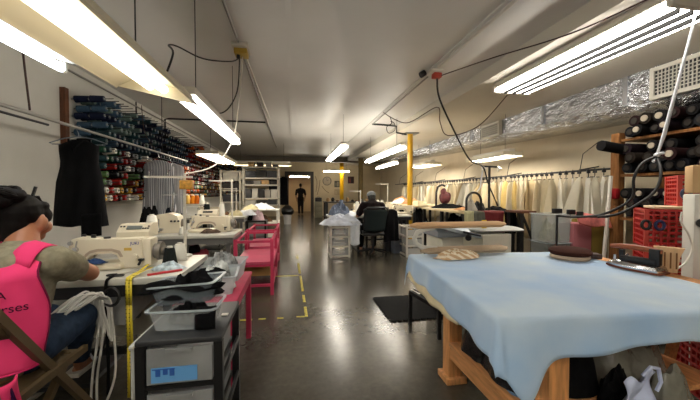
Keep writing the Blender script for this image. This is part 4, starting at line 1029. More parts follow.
t = thing('storage_rack', 'pale narrow rack of shelves left of the metal shelving unit', 'rack', (-1.9, 9.9, 0))
for x in (-2.1, -1.56):
    for y in (9.7, 10.1): B().bx(x, x + .05, y, y + .05, 0, 1.9).done('post', sm, t)
for z in (.5, .95, 1.3, 1.6, 1.86): B().bx(-2.1, -1.51, 9.7, 10.15, z, z + .03).done('shelf_board', sm, t)
for i, (z, k) in enumerate(((.98, 4), (1.33, 0), (1.63, 3))): small_box(-2.03, -1.6, 9.78, 10.08, z, .22, k, f'{btn[k]} box on the pale narrow rack, {("lowest", "middle", "highest")[i]} of three')
# white table / rack in front
t = thing('white_rack', 'white low rack table with cloth on top in front of the metal shelf', 'rack', (-.75, 8.7, 0))
for x in (-1.15, -.42):
    for y in (8.25, 9.0): B().bx(x, x + .05, y, y + .05, 0, .78).done('leg', white_paint, t)
for z in (.10, .45, .78): B().bx(-1.16, -.36, 8.24, 9.06, z, z + .03, bev=.004).done('shelf_board', white_paint, t)
heap('white_fabric', (-.78, 8.6, .812), .33, .28, .16, white_cloth, 41, 'white fabric piled on the white low rack', 'fabric')
heap('cream_fabric', (-1.05, 8.35, .812), .2, .14, .14, M('cream_cloth', (206, 196, 158), .85, nz=.1), 42, 'cream fabric bunched on the left of the white low rack', 'fabric')
heap('brown_fabric', (-.76, 8.6, .482), .25, .2, .14, M('brown_cloth', (94, 70, 52)), 43, 'brown fabric on the middle board of the white low rack', 'fabric')
t = thing('drawer_cart', 'black drawer cart with grey drawers beyond the pink racks', 'drawer cart', (-.78, 7.3, 0))
b = B(); b.bx(-1.0, -.58, 7.1, 7.5, .05, .09); b.bx(-1.0, -.58, 7.1, 7.5, .60, .63); b.bx(-1.0, -.96, 7.1, 7.5, .09, .6); b.bx(-.62, -.58, 7.1, 7.5, .09, .6); b.done('frame', black, t)
for z in (.10, .27, .44): B().bx(-.955, -.625, 7.11, 7.46, z, z + .15, bev=.005).done('drawer', clear_dim, t)
for x in (-.97, -.61):
    for y in (7.14, 7.46): B().cyl((x - .01, y, .025), (x + .01, y, .025), .025, n=10).done('caster', rubber, t)
heap('pale_pink_bag', (-.77, 7.25, .632), .13, .1, .24, M('pale_pink', (206, 178, 184), .7, nz=.2), 44, 'pale pink bag standing on the far black drawer cart', 'bag')
heap('black_bag', (-.93, 7.3, .632), .09, .1, .2, blackcloth, 45, 'black bag beside the pale pink one on the far drawer cart', 'bag')
# trash bin with black bag, coats by the door
t = thing('trash_bin', 'pale trash bin with a black liner bag left of the doorway', 'trash bin', (-.22, 12.7, 0))
B().lathe((-.22, 12.7, 0), [(0, .0), (.13, .0), (.165, .42), (.17, .43), (.155, .43), (.12, .02), (0, .02)], n=20).done('bin_body', M('bin_grey', (176, 176, 176), .4), t)
b = B(); b.lathe((-.22, 12.7, 0), [(.15, .36), (.21, .40), (.26, .5), (.23, .62), (.12, .72), (.04, .76), (0, .77)], n=22)
for v in b.bm.verts: v.co += V((1, .6, .3)) * .04 * noise.noise(v.co * 7)
b.done('liner_bag', M('bag_gloss', (12, 12, 13), .25, nz=.3, bump=.5, bs=20), t)
for k, (x, y, mt, lab) in enumerate(((-.42, 14.3, blackcloth, 'black coat hanging left of the doorway'), (-.86, 14.2, M('charcoal_coat', (40, 40, 42), .85), 'charcoal coat hanging beside the black coat near the doorway'))):
    b = B(); garment(b, (x, y, 1.95), [(0, .05, .04), (.05, .17, .08), (.5, .18, .1), (1.25, .22, .11)], folds=5, amp=.3, seed=k + 20); tag(b.done('coat', mt, angle=70), lab, 'coat')
pipe('coat_rail', 'short rail carrying the coats left of the doorway', [(-1.15, 14.25, 1.97), (-.25, 14.3, 1.97), (-.25, 14.3, 0)], .015, darkmetal)
B().bx(-.40, -.12, 14.6, 14.85, .0, 1.05, bev=.01)
t = thing('filing_cabinet', 'grey green metal cabinet right of the doorway', 'cabinet', (1.25, 15.7, 0))
B().bx(1.06, 1.42, 15.5, 16.0, 0, .80, bev=.01).done('cabinet_body', M('cabinet_green', (122, 120, 98), .5, nz=.1), t)
for z in (.05, .30, .55): B().bx(1.08, 1.40, 15.485, 15.5, z, z + .22, bev=.004).done('drawer', M('cabinet_green2', (136, 133, 110), .5), t)
t = thing('black_case', 'black case standing on the grey green cabinet', 'case', (1.25, 15.7, .801))
B().bx(1.08, 1.40, 15.55, 15.85, .801, 1.0, bev=.015).done('case_body', black, t); B().tube([(1.18, 15.7, 1.0), (1.18, 15.7, 1.03), (1.30, 15.7, 1.03), (1.30, 15.7, 1.0)], .01).done('handle', black, t)
# wall things
def wpt(px_, py_): return ay(px_, py_, YB - .02)
p = wpt(327, 181); t = thing('wall_clock', 'round grey wall clock on the back wall right of the doorway', 'clock', p)
B().cyl((p.x, p.y - .01, p.z), (p.x, p.y + .018, p.z), .22, n=28).done('clock_face', M('clock_face', (168, 152, 126), .5), t)
b = B(); b.tube([(p.x + .22 * math.cos(a), p.y - .01, p.z + .22 * math.sin(a)) for a in [2 * PI * k / 28 for k in range(28)]], .02, closed=True); b.done('clock_rim', M('clock_rim', (96, 88, 76), .5), t)
b = B(); b.bar((p.x, p.y - .015, p.z), (p.x + .1, p.y - .015, p.z + .06), .014); b.bar((p.x, p.y - .015, p.z), (p.x - .03, p.y - .015, p.z + .16), .012); b.done('clock_hands', black, t)
def poster(px_, py_, w, h, mats, lab):
    p = wpt(px_, py_); t = thing('wall_picture', lab, 'picture', p)
    B().bx(p.x - w / 2, p.x + w / 2, p.y, p.y + .018, p.z - h / 2, p.z + h / 2).done('backing', mats[0], t)
    for k, m in enumerate(mats[1:]):
        x0 = p.x - w * .38 + k * w * .38; B().bx(x0, x0 + w * .35, p.y - .006, p.y - .0005, p.z - h * .38, p.z + h * (.2 + .15 * k)).done('picture_patch', m, t)
poster(337, 184, .28, .34, [M('poster_dark', (62, 62, 50), .6), M('poster_mid', (110, 106, 88), .6), M('poster_light', (150, 140, 116), .6)], 'dark framed picture left of the far yellow column')
poster(337, 192, .28, .30, [M('paper_wall', (176, 158, 128), .7), M('paper_wall2', (190, 172, 142), .7)], 'plain paper sheet below the dark framed picture')
poster(351, 180, .34, .38, [M('poster_maroon', (70, 34, 30), .6), M('poster_red', (120, 50, 44), .6), M('poster_black', (30, 24, 24), .6)], 'dark red poster right of the far yellow column')
for k, pts in enumerate((((315, 176), (317, 182), (316, 192)), ((320, 180), (319, 188), (317, 195)), ((322, 186), (325, 190), (329, 193)))):
    cable('wire_cable', ('left', 'middle', 'right')[k] + ' loose cable of three on the back wall beside the doorway', [wpt(*q) for q in pts], .012, cord_brown)
# dark long table at the back with things on it
t = thing('work_table', 'dark long work table along the back, right of the doorway', 'table', (2.2, 13.6, 0))
B().bx(1.25, 3.3, 12.4, 13.3, .84, .88).done('tabletop', M('black_top', (26, 24, 22), .6), t)
for x in (1.27, 3.2):
    for y in (12.44, 13.2): B().bx(x, x + .1, y, y + .1, 0, .84).done('leg', black, t)
b = B(); b.bx(1.3, 3.25, 12.5, 13.2, .25, .28); b.done('lower_shelf', black, t)
for k in range(9):
    x = 1.4 + k * .2; h = R.uniform(.06, .2)
    lab = f'small {("tan", "dark", "brown", "grey")[k % 4]} item on the dark back table, {ORD[k]} from the left'
    tt = thing('small_item', lab, 'item', (x, 12.75, .881))
    mm = [M('box_tan', (150, 122, 84)), M('box_dark', (44, 42, 40)), M('brown_cloth', (94, 70, 52)), M('box_grey', (118, 114, 106))][k % 4]
    B().lathe((x, 12.75, .881), [(0, 0), (.06, 0), (.075, h * .5), (.05, h * .85), (0, h)], n=12).done('item_body', mm, tt)
gm_ = M('grey_bag', (150, 156, 164), .7, nz=.4, ns=12)
heap('grey_bundle', (1.75, 12.75, .285), .3, .22, .4, gm_, 51, 'grey bundle under the left of the dark back table', 'bundle')
heap('grey_bundle', (2.4, 12.7, .285), .3, .22, .34, M('dark_bag_b', (52, 54, 58), .7, nz=.4, ns=12), 52, 'dark grey bundle under the middle of the dark back table', 'bundle')

# ------------------------------------------------------------------ centre: white cart with fabric, second seamstress
def wire_cart(x0, x1, y0, y1, h, label, mats=white_paint, n=3, dm=None):
    t = thing('drawer_cart', label, 'drawer cart', ((x0 + x1) / 2, (y0 + y1) / 2, 0))
    for x in (x0, x1 - .035):
        for y in (y0, y1 - .035): B().bx(x, x + .035, y, y + .035, .0, h).done('post', mats, t)
    for k in range(n + 1):
        z = .03 + k * (h - .06) / n
        b = B(); b.bx(x0 + .035, x1 - .035, y0, y0 + .03, z - .016, z + .016); b.bx(x0 + .035, x1 - .035, y1 - .03, y1, z - .016, z + .016); b.bx(x0, x0 + .03, y0 + .035, y1 - .035, z - .016, z + .016); b.bx(x1 - .03, x1, y0 + .035, y1 - .035, z - .016, z + .016); b.done('rail', mats, t)
        if k < n:
            b = B(); zz = z + .02; hh = (h - .06) / n - .06
            b.bx(x0 + .04, x1 - .04, y0 + .01, y0 + .016, zz, zz + hh); b.bx(x0 + .04, x0 + .046, y0 + .016, y1 - .04, zz, zz + hh); b.bx(x1 - .046, x1 - .04, y0 + .016, y1 - .04, zz, zz + hh); b.bx(x0 + .046, x1 - .046, y0 + .016, y1 - .04, zz, zz + .006)
            b.done('drawer', dm or M('frosted_cart', (190, 190, 186), .35, alpha=.35), t)
    return t
wire_cart(.69, 1.08, 5.93, 6.35, .61, 'white drawer cart under a heap of white fabric, mid floor')
heap('white_fabric', (.95, 6.2, .612), .42, .30, .22, M('white_blue_cloth', (206, 212, 224), .85, nz=.16, ns=8), 61, 'white fabric heaped on the white drawer cart in the centre', 'fabric', rough=.6)
heap('grey_fabric', (.98, 6.75, .76), .22, .2, .26, M('bluegrey_cloth', (108, 118, 136), .85, nz=.4, ns=9), 62, 'grey fabric bundle on the cloth covered table behind the white fabric', 'fabric', rough=.7)
def hang(x0, x1, y, z0, z1, seed, amp=.03, f=9):
    return lambda u, v: V((x0 + (x1 - x0) * u + .02 * noise.noise(V((u * 3, v * 2, seed))), y + amp * math.sin(u * f + seed + v) * (.3 + v), z0 + (z1 - z0) * v + .03 * math.sin(u * 5 + seed) * v))
b = B(); b.sheet(hang(1.06, 1.27, 5.98, .70, .24, 2), 18, 12); tag(b.done('white_cloth', white_cloth, solid=.006, angle=80), 'white cloth hanging from the fabric heap down toward the floor', 'cloth')
sewing_table(.75, 1.45, 6.5, 7.3, 'cloth covered sewing table behind the white drawer cart', drawer=False, legm=black)
sewing_table(1.5, 2.6, 6.62, 7.3, 'sewing table in front of the second seated seamstress', drawer=False, legm=black)
heap('white_fabric', (1.12, 6.9, .751), .36, .3, .10, white_cloth, 63, 'flat white fabric spread on the cloth covered table', 'fabric')
sewing_machine(1.62, 6.95, .751, 'cream sewing machine right in front of the second seamstress', logo=False)
sewing_machine(2.28, 7.02, .751, 'cream sewing machine right of the second seamstress', logo=False)
sewing_machine(1.55, 8.1, .751, 'cream sewing machine on the next row beyond the second seamstress, left', logo=False)
sewing_machine(2.15, 8.15, .751, 'cream sewing machine on the next row beyond the second seamstress, right', logo=False)
sewing_table(1.3, 2.75, 7.8, 8.5, 'sewing table on the next row beyond the second seamstress', drawer=False, legm=black)
tstand(1.55, 7.2, .75, .55, .25, 'white thread stand left of the second seamstress head')
tstand(2.58, 8.4, .75, .75, .35, 'tall white thread stand with a short crossbar beyond the second seamstress')
for k, (x, y) in enumerate(((1.48, 7.25), (1.66, 7.25), (2.3, 8.4), (2.42, 8.4), (2.0, 7.27))):
    cone(x, y, .751, .3, .06, white_thread if k != 1 else dark_thread, f'{"white" if k != 1 else "dark"} thread cone, {ORD[k]} of five around the second seamstress machines')
# seated woman seen from behind
X2, Y2 = 1.58, 6.12
w2 = thing('person', 'seated person in a dark top with a grey cap, seen from behind', 'person', (X2, Y2, 0))
b = B()
cone_chain(b, [((X2, Y2, .58), .16), ((X2, Y2 + .02, .76), .15), ((X2, Y2 + .05, .93), .15), ((X2, Y2 + .08, 1.02), .085), ((X2, Y2 + .12, 1.09), .055)])
b.ell((X2, Y2 + .15, 1.16), (.075, .092, .10)); b.ell((X2, Y2 + .245, 1.14), (.012, .02, .02)); b.ell((X2, Y2 + .21, 1.10), (.045, .04, .03))
for s_ in (1, -1):
    b.ell((X2 + s_ * .077, Y2 + .15, 1.14), (.01, .02, .03))
    sh, el, wr = V((X2 + s_ * .19, Y2 + .06, .98)), V((X2 + s_ * .27, Y2 + .22, .78)), V((X2 + s_ * .12, Y2 + .50, .80))
    cone_chain(b, [((X2 + s_ * .09, Y2 + .05, .98), .075), (sh, .062), (el, .046), (el.lerp(wr, .4), .044), (wr, .028)])
    b.ell(wr.lerp(el, -.2), (.035, .045, .018))
    cone_chain(b, [((X2 + s_ * .09, Y2 + .05, .56), .10), ((X2 + s_ * .13, Y2 + .45, .55), .065), ((X2 + s_ * .14, Y2 + .5, .1), .04)]); b.ell((X2 + s_ * .14, Y2 + .56, .04), (.04, .11, .04))
bd2 = remeshed('body', b, skin, w2, vox=.011, it=3)
for s_ in (1, -1):
    el, wr = V((X2 + s_ * .27, Y2 + .22, .78)), V((X2 + s_ * .12, Y2 + .50, .80)); d = (wr - el).normalized(); sd = d.cross(V((0, 0, 1))).normalized(); q0 = wr + d * .09
    for k in range(4): q = q0 + sd * (-.025 + .017 * k); B().tube([q - d * .02, q + d * .03, q + d * .055 + V((0, 0, -.015))], [.009, .0085, .006], n=6).done('finger', skin, bd2)
    q = wr + d * .03 + sd * .03 * (-s_); B().tube([q, q - sd * .012 * s_ + d * .025, q - sd * .012 * s_ + d * .05], [.011, .01, .007], n=6).done('thumb', skin, bd2)
b = B(); cone_chain(b, [((X2, Y2, .58), .185), ((X2, Y2 + .02, .76), .172), ((X2, Y2 + .05, .93), .172), ((X2, Y2 + .075, 1.02), .105)])
for s_ in (1, -1): cone_chain(b, [((X2 + s_ * .09, Y2 + .05, .98), .092), ((X2 + s_ * .19, Y2 + .06, .98), .078), ((X2 + s_ * .25, Y2 + .18, .83), .068)])
remeshed('shirt', b, M('dark_plum', (30, 20, 20), .85, nz=.3), w2, vox=.011, it=3, disp=.004)
b = B()
for s_ in (1, -1): cone_chain(b, [((X2 + s_ * .09, Y2 + .05, .56), .115), ((X2 + s_ * .13, Y2 + .45, .55), .08), ((X2 + s_ * .14, Y2 + .5, .12), .055)])
remeshed('trousers', b, blackcloth, w2, vox=.012, it=2)
b = B(); b.ell((X2, Y2 + .135, 1.17), (.085, .09, .08)); b.ell((X2, Y2 + .10, 1.13), (.078, .06, .07)); remeshed('hair', b, M('hair_grey', (70, 72, 70), .7, nz=.3, ns=30), w2, vox=.01, it=2)
b = B(); b.lathe((X2, Y2 + .15, 1.185), [(.092, 0), (.094, .02), (.085, .05), (.06, .078), (.03, .09), (0, .092)], n=20); b.done('cap', M('cap_grey', (150, 156, 158), .8, nz=.2), w2)
# office chair with mesh back
t = thing('office_chair', 'black office chair with arm rests under the second seamstress', 'office chair', (X2 + .05, Y2 - .02, 0))
b = B(); b.sheet(lambda u, v: V((X2 - .22 + .44 * u, Y2 - .26 - .06 * v + .10 * (2 * u - 1) ** 2, .50 + .42 * v)), 10, 8); b.done('backrest', M('mesh_back', (38, 46, 46), .8), t, solid=.025)
b = B(); b.tube([(X2 - .22, Y2 - .16, .50), (X2 - .23, Y2 - .22, .92), (X2 - .18, Y2 - .28, .96), (X2 + .18, Y2 - .28, .96), (X2 + .23, Y2 - .22, .92), (X2 + .22, Y2 - .16, .50)], .016); b.done('back_frame', black, t)
B().bx(X2 - .25, X2 + .25, Y2 - .2, Y2 + .26, .40, .47, bev=.03).done('seat', black, t)
for s_ in (1, -1):
    b = B(); b.tube([(X2 + s_ * .26, Y2 - .1, .44), (X2 + s_ * .30, Y2 - .1, .64), (X2 + s_ * .30, Y2 + .18, .66)], .018); b.done('armrest', black, t)
B().cyl((X2, Y2 + .02, .10), (X2, Y2 + .02, .40), .03).done('gas_post', darkmetal, t)
for k in range(5):
    a = .5 + 2 * PI * k / 5; e_ = V((X2 + .29 * math.cos(a), Y2 + .02 + .29 * math.sin(a), .07)); b = B(); b.bar((X2, Y2 + .02, .11), e_, .04, .03); l_ = b.done('base_leg', black, t)
    B().cyl(e_ + V((-.012, 0, -.04)), e_ + V((.012, 0, -.04)), .03, n=12).done('caster', rubber, l_)
b = B(); garment(b, (X2 + .34, Y2 - .12, .92), [(0, .04, .03), (.04, .14, .06), (.3, .17, .08), (.62, .19, .08)], folds=4, amp=.35, seed=31, rz=.5)
tag(b.done('black_jacket', blackcloth, angle=70), 'black jacket draped on the right side of the office chair', 'jacket')
tag(B().bx(1.93, 2.12, 6.35, 6.6, 0, .42, bev=.02).done('dark_bin', M('dark_bin', (26, 30, 38), .5)), 'dark bin on the floor right of the office chair', 'bin')
tag(B().bx(2.0, 2.22, 6.12, 6.3, .0, .3, bev=.03).done('grey_case', M('grey_case', (84, 92, 104), .4, nz=.3)), 'grey case on the floor before the dark bin', 'case')
# white drawer unit next to the column
wire_cart(2.14, 2.50, 5.75, 6.2, .60, 'translucent white drawer unit left of the nearest yellow column base', n=3, dm=M('drawer_milky', (206, 206, 200), .35, alpha=.65))
# ------------------------------------------------------------------ blue cloth table
TX0, TX1, TY0, TY1, TZ = .94, 2.42, 1.12, 2.42, .745
TR = Matrix.Translation((TX0, TY1, 0)) @ Matrix.Rotation(-.096, 4, 'Z') @ Matrix.Translation((-TX0, -TY1, 0))
t = thing('work_table', 'wooden work table under a pale blue cloth, right foreground', 'table', (1.6, 1.75, 0))
B(TR).bx(TX0 + .01, TX1 - .0, TY0 + .01, TY1 - .01, TZ - .035, TZ - .004).done('tabletop', wood, t)
for x, y in ((1.0, 1.93), (2.14, 1.93)):
    B().bx(x - .0, x + .09, y - .045, y + .045, .04, TZ - .035, bev=.003).done('leg', wood, t)
    B().bx(x - .025, x + .115, y - .07, y + .07, 0, .04, bev=.004).done('foot_block', wood, t)
for x in (1.07, 2.14): B().bx(x, x + .10, 1.15, 1.23, 0, TZ - .035, bev=.003).done('leg', wood, t)
B().bx(1.0, 2.2, 1.24, 1.90, .245, .272, bev=.002).done('lower_shelf', wood2, t)
b = B(); b.bx(1.0, 1.03, 1.23, 1.88, .17, .245); b.done('shelf_rail', wood2, t)
# blue cloth
blue = bpy.data.materials.new('blue_cloth'); blue.use_nodes = True
N = blue.node_tree.nodes; L = blue.node_tree.links; bs = N['Principled BSDF']; bs.inputs['Roughness'].default_value = .85; bs.inputs['Sheen Weight'].default_value = .3; bs.inputs['Sheen Roughness'].default_value = .4
tc = N.new('ShaderNodeTexCoord'); t1_ = N.new('ShaderNodeTexNoise'); t1_.inputs['Scale'].default_value = 2.2; t1_.inputs['Detail'].default_value = 6; rp = N.new('ShaderNodeValToRGB')
rp.color_ramp.elements[0].position = .36; rp.color_ramp.elements[0].color = (*lin((150, 183, 219)), 1); rp.color_ramp.elements[1].position = .68; rp.color_ramp.elements[1].color = (*lin((188, 205, 218)), 1)
e3 = rp.color_ramp.elements.new(.80); e3.color = (*lin((190, 192, 180)), 1)
t2_ = N.new('ShaderNodeTexNoise'); t2_.inputs['Scale'].default_value = 300; bpn = N.new('ShaderNodeBump'); bpn.inputs['Strength'].default_value = .12; bpn.inputs['Distance'].default_value = .004
L.new(tc.outputs['Object'], t1_.inputs[0]); L.new(t1_.outputs['Fac'], rp.inputs[0]); L.new(rp.outputs[0], bs.inputs['Base Color']); L.new(tc.outputs['Object'], t2_.inputs[0]); L.new(t2_.outputs['Fac'], bpn.inputs['Height']); L.new(bpn.outputs[0], bs.inputs['Normal'])
def cloth(u, v):
    NL, NF, NB = .15, .165, .13
    W_, D_ = TX1 - TX0 - .13, TY1 - TY0
    s_ = -NL + u * (W_ + NL); q = -NF + v * (D_ + NF + NB)
    z = TZ + .003 * noise.noise(V((s_ * 4, q * 4, 4))) + .002 * noise.noise(V((s_ * 11, q * 11, 9)))
    dl = max(0, -s_); df = max(0, -q); db = max(0, q - D_)
    qq = max(0, q); ss = max(0, s_)
    mL = 1 + .12 * math.exp(-(qq / .55) ** 1.5) + .14 * noise.noise(V((qq * 4.5, 1.1, 3)))
    mF = 1 + .92 * math.exp(-((ss - .075) / .085) ** 2) + .2 * noise.noise(V((ss * 3.3, 7.7, 1))) * min(1, ss / .2) - .28 * math.exp(-((ss - .80) / .2) ** 2)
    x = TX0 + max(0, min(s_, W_)); y = TY0 + max(0, min(q, D_))
    if dl and df:
        r_ = (dl ** 6 + df ** 6) ** (1 / 6); th = math.atan2(dl, df)
        r_ *= mF + (mL - mF) * th / (PI / 2)
        out = .014 + (.17 + .06 * math.sin(2 * th)) * r_
        x -= out * math.sin(th); y -= out * math.cos(th); z -= max(0, r_ - .012)
    elif dl or df or db:
        d_ = dl * mL + df * mF + db
        near = math.exp(-((qq if dl else ss) / .22) ** 2)
        out = min(d_, .014) + (.09 + .08 * near) * max(0, d_ - .014)
        w_ = .009 * math.sin((qq if dl else ss) * 19) * min(1, d_ / .1)
        if dl: x -= out + w_
        if df: y -= out + w_
        if db: y += min(db, .018)
        z -= max(0, d_ - .012)
    return V((x, y, z))
b = B(TR); b.sheet(cloth, 100, 90); o = b.done('blue_tablecloth', blue, solid=.004, angle=80)
tag(o, 'pale blue cloth spread over the wooden work table, hanging over its edges', 'tablecloth')
# cream underlay peeping out on the left side
crm = M('cream_underlay', (214, 200, 164), .85, nz=.12, ns=8)
b = B(TR); b.sheet(lambda u, v: V((TX0 - .008 - .022 * v + .004 * math.sin(u * 19), 2.40 - .95 * u, .66 - (.085 + .03 * math.sin(PI * u) + .004 * math.sin(u * 24)) * v)), 40, 6)
tag(b.done('cream_underlay', crm, solid=.004, angle=80), 'cream cloth edge hanging below the blue tablecloth on its left side', 'cloth')
b = B(); b.sheet(lambda u, v: V((1.04 + .02 * v + .02 * math.sin(u * 8), 1.90 - .36 * u, .60 - .22 * v * (1 - .4 * u))), 16, 6)
tag(b.done('white_lining', M('grey_white_cloth', (190, 188, 180), .85, nz=.2), solid=.004, angle=80), 'greyish white cloth hanging beneath the tablecloth beside the black bag', 'cloth')
bagm = M('bag_gloss', (12, 12, 13), .25, nz=.3, bump=.5, bs=20)
clb = M('clear_bag', (128, 128, 118), .2, nz=.35, ns=7, bump=.6, bs=18, alpha=.8)
heap('plastic_bag', (1.17, 1.72, .274), .16, .16, .26, bagm, 71, 'shiny black plastic bag on the table shelf near the rear leg', 'bag', rough=.8)
heap('plastic_bag', (1.15, 1.47, .274), .13, .2, .19, bagm, 72, 'flatter black plastic bag along the left edge of the table shelf', 'bag', rough=.8)
heap('blue_cloth_scrap', (1.09, 1.34, .274), .06, .08, .04, M('scrap_blue', (96, 122, 150), .85), 73, 'blue grey cloth scrap at the front left of the table shelf', 'cloth')
heap('plastic_bag', (1.36, 1.38, .274), .17, .13, .31, blackcloth, 74, 'large dull black bag on the table shelf behind the front leg', 'bag', rough=.7)
heap('plastic_bag', (1.73, 1.40, .274), .26, .17, .29, clb, 75, 'clear crumpled plastic bag on the table shelf at the right', 'bag', rough=.5, freq=.7)
heap('plastic_bag', (1.50, 1.20, .0), .18, .12, .46, blackcloth, 76, 'black cloth bag on the floor under the front edge of the table', 'bag', rough=.4, freq=.7)
heap('clear_bag', (1.74, 1.16, .0), .22, .11, .50, clb, 78, 'clear plastic bag heap standing under the front edge of the table', 'bag', rough=.4, freq=.6)
b = B(); b.sheet(lambda u, v: V((1.37 + .16 * u, 1.085 - .02 * math.sin(v * 5 + u * 3), .50 - .16 * v - .05 * (1 - u) + .02 * math.sin(u * 11))), 12, 10)
o = b.done('white_bag', M('bluish_white_plastic', (188, 198, 226), .4, nz=.2), solid=.005, angle=80); tag(o, 'white crumpled plastic bag in front of the black bags under the table', 'bag')
b = B(); b.tube([(1.46, 1.078, .47), (1.49, 1.07, .51), (1.53, 1.07, .50), (1.545, 1.07, .44), (1.53, 1.075, .40)], .008); hb = b.done('bag_handle', M('bluish_white_plastic', (188, 198, 226), .4), o)

# things lying on the blue table
Zt = TZ + .006
t = thing('pressing_cushion', 'round dark brown pressing cushion on a pale base, back edge of the blue table', 'cushion', (2.07, 2.05, Zt))
B().lathe((2.07, 2.05, Zt), [(0, 0), (.125, 0), (.132, .012), (.125, .03), (0, .03)], n=28).done('cushion_base', M('cushion_base', (186, 164, 140), .7), t)
B().lathe((2.07, 2.05, Zt + .03), [(.125, 0), (.14, .012), (.14, .03), (.12, .045), (.06, .052), (0, .053)], n=28).done('cushion_top', M('cushion_brown', (62, 34, 26), .9, nz=.2, ns=20), t)
tag(B().box((2.19, 2.04, Zt + .02), (.20, .09, .035), rz=-.5, bev=.006).done('dark_board', M('dark_board', (66, 46, 38), .6)), 'dark wooden board between the round cushion and the iron', 'board')
# iron
ia = V((2.14, 1.84, Zt)); ib = V((2.215, 1.49, Zt)); idr = (ib - ia).normalized(); ang = math.atan2(idr.y, idr.x)
T = Matrix.Translation((ia + ib) / 2) @ Matrix.Rotation(ang, 4, 'Z')
t = thing('steam_iron', 'silver steam iron with black body and wooden handle on the blue table', 'iron', (ia + ib) / 2)
ol = [(-.17, 0), (-.13, .035), (-.05, .058), (.05, .066), (.14, .066), (.15, .05), (.15, -.05), (.14, -.066), (.05, -.066), (-.05, -.058), (-.13, -.035)]
b = B(T); b.prismz(ol, .001, .012); b.done('iron_rest', M('rest_brown', (116, 58, 34), .6), t)
b = B(T); b.prismz([(x * .95, y * .95) for x, y in ol], .013, .024); b.done('soleplate', chrome, t)
b = B(T); b.ring([[V((x * .93, y * .93, .024)) for x, y in ol], [V((x * .86 + .004, y * .86, .04)) for x, y in ol], [V((x * .68 + .012, y * .6, .052)) for x, y in ol]]); b.done('iron_shell', chrome, t)
b = B(T); b.box((.015, 0, .068), (.19, .055, .032), bev=.008); b.box((.10, 0, .10), (.055, .04, .10), bev=.006); b.bar((-.075, 0, .07), (-.075, 0, .12), .025); b.done('iron_body', black, t)
b = B(T); b.tube([(-.14, 0, .135), (-.08, 0, .142), (0, 0, .144), (.10, 0, .14), (.13, 0, .135)], [.012, .017, .018, .017, .012], n=12); b.done('handle', M('handle_wood', (150, 78, 42), .4, nz=.2, stretch=(2, 12, 12)), t)
b = B(T); b.cyl((-.09, .03, .055), (-.06, .045, .09), .007); b.done('steam_valve', chrome, t)
b = B(T); b.cyl((-.1, -.03, .055), (-.1, -.03, .085), .01); b.done('steam_knob', chrome, t)
# clapper
t = thing('wooden_press_block', 'light wooden slotted press block standing behind the iron at the table edge', 'press block', (2.19, 1.50, Zt))
Tc = Matrix.Translation((2.32, 1.60, Zt)) @ Matrix.Rotation(ang + .4, 4, 'Z')
lw = M('light_wood', (206, 168, 124), .6, nz=.15, ns=6, stretch=(8, 8, 1))
b = B(Tc); b.prism([(-.03, 0), (.055, 0), (.065, .10), (.085, .155), (-.055, .155), (-.045, .10)], -.025, .025); b.done('block_body', lw, t)
for k in range(4): b = B(Tc); b.box((-.028 + .026 * k, -.026, .075), (.008, .004, .10)); b.done('slot', M('slot_dark', (120, 86, 56), .7), t)
# folded striped cloth
fs = stripes('cream_stripe_cloth', (226, 214, 190), (190, 158, 118), 7, 'DIAGONAL')
p = az(458, 258, TZ)
heap('folded_cloth', (p.x, p.y, Zt),   .20, .10, .055, fs, 81, 'folded cream striped cloth lying on the blue table', 'cloth', rough=1.2, rz=.2)
# sleeve board
lwp = M('pad_tan', (178, 156, 130), .7, nz=.12, ns=10, stretch=(1, 8, 8))
t = thing('sleeve_board', 'padded sleeve board with a long upper arm and white bracket, on the table back edge', 'sleeve board', (1.35, 2.33, Zt))
def padded(x0, x1, y, z0, th, w, taper):
    b = B(); rings = []
    for i in range(15):
        f_ = i / 14; x = x0 + (x1 - x0) * f_; e_ = min(1, math.sqrt(max(0, min(f_, 1 - f_) * 14)) ) if 0 < i < 14 else .25
        ww = w * (taper + (1 - taper) * f_) * max(.3, e_)
        rings.append([V((x, y + ww * math.cos(a), z0 + th / 2 + th / 2 * math.sin(a) * max(.5, e_))) for a in [2 * PI * k / 16 for k in range(16)]])
    b.ring(rings); return b
padded(.99, 1.74, 2.33, Zt + .012, .055, .07, .8).done('lower_board', lwp, t)
padded(.90, 1.72, 2.33, Zt + .215, .05, .075, .65).done('upper_board', M('pad_tan_up', (206, 166, 124), .7, nz=.1, ns=10, stretch=(1, 8, 8)), t)
b = B(); b.tube([(1.12, 2.33, Zt + .055), (1.00, 2.33, Zt + .065), (.945, 2.33, Zt + .10), (.935, 2.33, Zt + .14), (.955, 2.33, Zt + .185), (1.02, 2.33, Zt + .21), (1.10, 2.33, Zt + .22)], .019, n=10); b.done('bracket', white_paint, t)
# puzzle floor mat
t = thing('floor_mat', 'black rubber floor mat with zigzag edges beside the blue table', 'mat', (1.3, 3.2, 0))
pts = []
x0, x1, y0, y1 = .93, 1.60, 2.90, 3.58
def zig(p, q, n):
    out = []; p, q = V((*p, 0)), V((*q, 0)); d = (q - p) / n; nn = V((d.y, -d.x, 0)).normalized() * .016
    for i in range(n): o_ = p + d * i; out += [(o_.x, o_.y), (o_ + d * .25 + nn)[:2], (o_ + d * .75 + nn)[:2]]
    return out
pts = zig((x0, y0), (x1, y0), 11) + zig((x1, y0), (x1, y1), 11) + zig((x1, y1), (x0, y1), 11) + zig((x0, y1), (x0, y0), 11)
b = B(); b.prismz(pts, .001, .013); b.done('mat_sheet', rubber, t, smooth=False)

